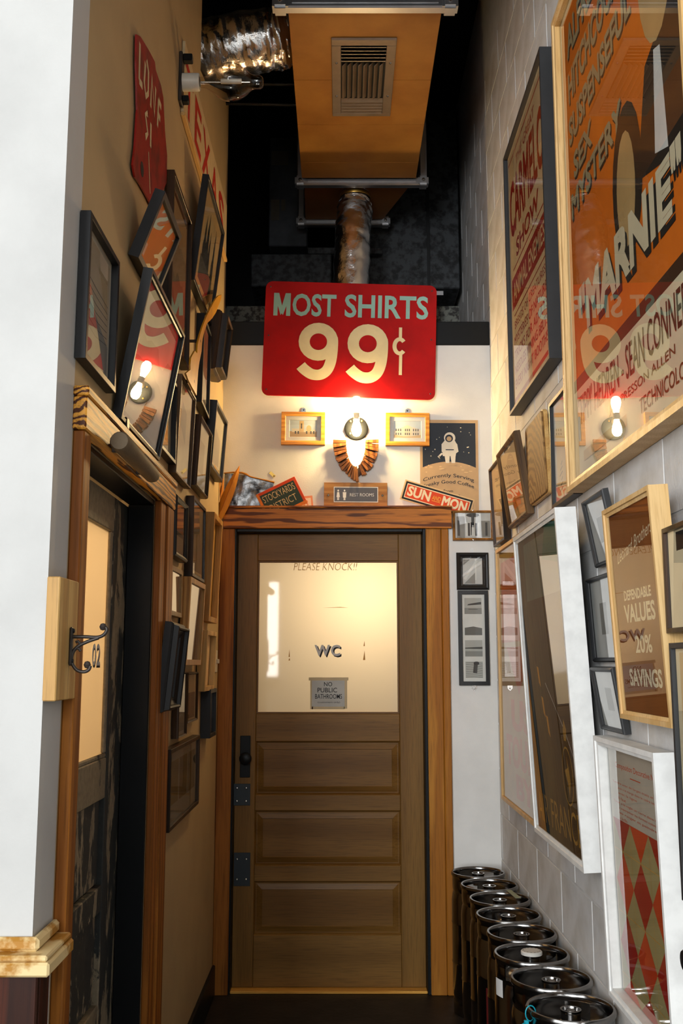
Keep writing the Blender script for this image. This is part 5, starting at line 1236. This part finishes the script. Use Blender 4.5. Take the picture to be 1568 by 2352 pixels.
d2 = foil_duct('foil_duct', 'silver foil duct dropping behind the red sign', [(0.075, 5.125, 3.966), (0.073, 5.12, 3.91), (0.070, 5.10, 3.85), (0.060, 5.03, 3.70), (0.052, 5.0, 3.5), (0.046, 5.0, 3.25), (0.045, 5.0, 3.0)], lambda f: 0.078 if f < 0.14 else (0.066 if f < 0.22 else 0.094), 7.0, (0.045, 5.0, 3.0))
MB().lathe([(0.083, -0.012), (0.086, 0), (0.083, 0.012)], 32, (0.074, 5.123, 3.945)).build('collar', M_BRASS, d2, smooth=True, world=True)

# dark boxes, labels and pipes above the partition
def voidbox(name, label, cat, x0, x1, y0, y1, z0, z1, mat):
    t_ = thing(name, label, cat, ((x0 + x1) / 2, (y0 + y1) / 2, z0)); MB().box(x0, x1, y0, y1, z0, z1).build('casing', mat, t_, 0.006, world=True)
    return t_
eb = voidbox('electrical_box', 'tall blue grey electrical box with faded labels beside the unit', 'electrical box', -0.432, -0.205, 5.6, 5.8, 3.87, 4.56, plain('blue_grey_metal', (0.075, 0.085, 0.10), 0.55, c2=(0.03, 0.034, 0.04), nscale=6, lo=0.4, hi=0.7))
for x0, x1, z0, z1 in ((-0.42, -0.37, 4.03, 4.16), (-0.36, -0.335, 4.09, 4.16), (-0.42, -0.32, 4.38, 4.47)):
    MB().box(x0, x1, 5.597, 5.5995, z0, z1).build('paper_label', plain('faded_label', (0.12, 0.11, 0.09), 0.7), eb, world=True)
pb = voidbox('duct_plenum', 'large black sprayed metal plenum box right behind the red sign', 'duct box', 0.16, 0.70, 5.62, 6.2, 3.615, 4.75, M_VOIDMETAL)
MB().box(0.508, 0.524, 5.61, 5.6195, 3.62, 4.74).build('seam_strip', M_BLACK, pb, world=True)
MB().box(0.50, 0.60, 5.612, 5.6195, 3.57, 3.595).build('foot_rail', M_ALU, pb, world=True)
voidbox('duct_box', 'low black sprayed metal box left behind the red sign', 'duct box', -0.53, -0.06, 5.55, 6.1, 3.60, 3.80, M_VOIDMETAL)
for z, y, x0, lab in ((3.78, 3.98, -0.60, 'upper thin black conduit running to the side of the unit'), (3.93, 4.3, -0.62, 'lower thin black conduit running to the side of the unit')):
    pass
cd = [(onY(590, 193, 4.45), onY(685, 193, 4.45), 'upper thin black conduit behind the unlit bulb'), (onY(560, 236, 4.6), onY(690, 241, 4.6), 'lower thin black conduit behind the unlit bulb')]
for p, q, lab in cd:
    o_ = MB().tube([p - Vector((0.25, 0, 0)), q], 0.009, 12).build('conduit', plain('conduit_black', (0.03, 0.03, 0.032), 0.25, 0.6), None, smooth=True); tag(o_, lab, 'conduit', 'conduits')

# ================================================================== KEGS
R_ = 0.116; HK = 0.57
M_KEG = metal('keg_steel', (0.34, 0.33, 0.32), 0.17, (0.22, 0.215, 0.21), nscale=6)
def make_keg():
    k = thing('beer_keg', 'x', 'keg')
    body = [(0.0, 0.012), (0.085, 0.012), (0.098, 0.004), (0.108, 0.0), (0.113, 0.004), (0.1135, 0.05), (0.109, 0.062), (0.1135, 0.075), (0.116, 0.10), (0.116, 0.20), (0.1178, 0.206), (0.116, 0.212), (0.116, 0.36), (0.1178, 0.366), (0.116, 0.372), (0.116, 0.455), (0.1125, 0.482), (0.107, 0.500), (0.098, 0.512), (0.07, 0.524), (0.036, 0.529), (0.0, 0.529)]
    MB().lathe(body, 40).build('body', M_KEG, k, smooth=True)
    ch = [(0.1065, 0.483), (0.1095, 0.495), (0.1115, 0.505), (0.1120, 0.520), (0.1122, 0.538), (0.1122, 0.552), (0.1165, 0.558), (0.1170, 0.564), (0.1140, 0.570), (0.1080, 0.570), (0.1050, 0.565), (0.1045, 0.556), (0.1075, 0.550), (0.1085, 0.538), (0.1085, 0.520), (0.1080, 0.505), (0.1060, 0.492)]
    holes = lambda kk, i: (2 <= kk <= 4 or 12 <= kk <= 14) and ((i % 20) in (3, 4, 5, 6))
    MB().lathe(ch, 40, skip=holes).build('chime', M_KEG, k, smooth=True)
    MB().lathe([(0.034, 0.5285), (0.034, 0.535), (0.026, 0.539), (0.025, 0.556), (0.0275, 0.559), (0.0275, 0.564), (0.022, 0.564), (0.020, 0.556), (0.013, 0.556), (0.011, 0.561), (0.0, 0.561)], 28).build('valve', M_KEG, k, smooth=True)
    return k
def copy_tree(o, parent=None):
    c = o.copy(); col.objects.link(c); c.parent = parent
    for chd in list(o.children): copy_tree(chd, c)
    return c
spots = [(0.590, 4.545), (0.600, 4.225), (0.605, 3.985), (0.598, 3.744), (0.602, 3.503), (0.590, 3.262), (0.600, 3.018), (0.600, 2.772)]
spots[0] = (0.588, 4.47)
klabels = ['steel keg at the far end of the row against the white back wall', 'second steel keg from the back wall', 'third steel keg from the back wall with green tape across its rim', 'fourth steel keg from the back wall in the row', 'fifth steel keg from the back wall, just behind the one with the white cap', 'steel keg with a round white plastic cap on its valve', 'steel keg between the white capped one and the nearest one', 'nearest steel keg, with a cyan cable tie on its rim']
keg = make_keg(); kegs = [keg] + [copy_tree(keg) for _ in range(7)]
for i, (k, (x, y)) in enumerate(zip(kegs, spots)):
    k.location = (x, y, FLOOR); k['label'] = klabels[i]; k['group'] = 'steel kegs along the right wall'
    k.rotation_euler = (0, 0, [0.3, 1.4, 2.0, 0.9, 1.7, 0.1, 2.25, 0.4][i])
# white cap, tape, sticker, cable tie
k = thing('valve_cap', 'round white plastic cap with small holes on a keg valve', 'cap', (spots[5][0], spots[5][1], FLOOR + 0.5645))
P_CAP = plain('cap_plastic', rgb255(214, 210, 202), 0.4)
MB().lathe([(0.0, 0.012), (0.030, 0.012), (0.033, 0.009), (0.033, 0.001), (0.028, 0.0005), (0.0, 0.0005)], 28, (0, 0, 0)).build('disc', P_CAP, k, smooth=True)
for j in range(14):
    a_ = 2 * PI * j / 14; MB().lathe([(0.0022, 0.0125), (0.0, 0.0126)], 8, (0.026 * math.cos(a_), 0.026 * math.sin(a_), 0)).build('hole', P_DGREY, k)
tp = MB().add([(0.030, -0.118, 0.5), (0.052, -0.118, 0.5), (0.052, -0.04, 0.5), (0.030, -0.04, 0.5)], [])
kx, ky = spots[2]
z_ = FLOOR + HK + 0.0015
tpo = MB(); tpo.prism([(kx + 0.045, ky + 0.125), (kx + 0.065, ky + 0.122), (kx + 0.080, ky - 0.01), (kx + 0.058, ky - 0.012)][::-1], z_, z_ + 0.001)
tag(tpo.build('tape_strip', plain('green_tape', rgb255(150, 156, 128), 0.6)), 'strip of pale green tape across the rim of a keg', 'tape')
def sticker(label, kx, ky, ang0, ang1, z0, z1, mat):
    m = MB(); N = 8; r_ = 0.1175
    for i in range(N + 1):
        a_ = ang0 + (ang1 - ang0) * i / N
        for zz in (z0, z1): m.v.append((kx + r_ * math.cos(a_), ky + r_ * math.sin(a_), FLOOR + zz))
    for i in range(N): m.f.append((2 * i, 2 * i + 2, 2 * i + 3, 2 * i + 1)); m.m.append(0)
    tag(m.build('keg_sticker', mat), label, 'sticker', 'stickers on the kegs')
sticker('white paper sticker near the top of the white capped keg', spots[5][0], spots[5][1], PI * 1.06, PI * 1.17, 0.455, 0.505, P_LGREY)
sticker('blue sticker strip on the side of the second nearest keg', spots[6][0], spots[6][1], PI * 0.97, PI * 1.06, 0.20, 0.40, ink('sticker_blue', 30, 110, 180))
sticker('red sticker strip on the side of the fourth keg from the back', spots[3][0], spots[3][1], PI * 1.20, PI * 1.24, 0.22, 0.34, ink('sticker_dark_red', 90, 16, 12))
kx, ky = spots[7]
ct = thing('cable_tie', 'cyan plastic cable tie looped over the rim of the nearest keg', 'cable tie', (kx - 0.1, ky - 0.05, FLOOR + 0.55))
CY = plain('cyan_plastic', rgb255(20, 160, 180), 0.4)
ang = PI * 1.06; cxk, cyk = kx + 0.111 * math.cos(ang), ky + 0.111 * math.sin(ang); er = Vector((math.cos(ang), math.sin(ang), 0))
loop = [Vector((cxk, cyk, FLOOR + 0.556)) + er * (0.014 * math.cos(t)) + Vector((0, 0, 0.019 * math.sin(t) + 0.004)) for t in [2 * PI * i / 16 for i in range(17)]]
MB().tube(loop, 0.0016, 8).build('loop', CY, ct, smooth=True, world=True)
hd = Vector((cxk, cyk, FLOOR + 0.540)) + er * 0.012
MB().box(hd.x - 0.006, hd.x + 0.006, hd.y - 0.004, hd.y + 0.004, hd.z - 0.012, hd.z + 0.004).build('head', CY, ct, 0.001, world=True)
MB().tube([hd, hd + Vector((-0.025, -0.02, -0.006)), hd + Vector((-0.05, -0.03, -0.012))], 0.0018, 8).build('tail', CY, ct, smooth=True, world=True)

# ================================================================== pieces of parts go one level deeper
NEST = {'screw': ('metal_plate', 'hanger', 'board', 'base', 'back_plate', 'frame_side'), 'bolt': ('corner_bracket',), 'bulb': ('socket',), 'knob': ('lock_plate',), 'hole': ('disc',),
        'lettering': ('glass_pane',), 'scratches': ('glass_pane',), 'slot_rib': ('frame_bar',),
        'ball_end': ('upper_arm', 'lower_scroll'), 'leaf_curl': ('lower_scroll',), 'paper_label': ('casing',), 'seam_strip': ('casing',)}
def centre(o):
    c = [Vector(b) for b in o.bound_box]
    return sum(c, Vector()) / 8 + o.location
for o in list(scene.objects):
    base = o.name.split('.')[0]
    if o.type != 'MESH' or o.parent is None or o.parent.parent is not None or base not in NEST: continue
    sib = [q for q in o.parent.children if q is not o and q.type == 'MESH' and q.name.split('.')[0] in NEST[base]]
    if sib: o.parent = min(sib, key=lambda q: (centre(q) - centre(o)).length)
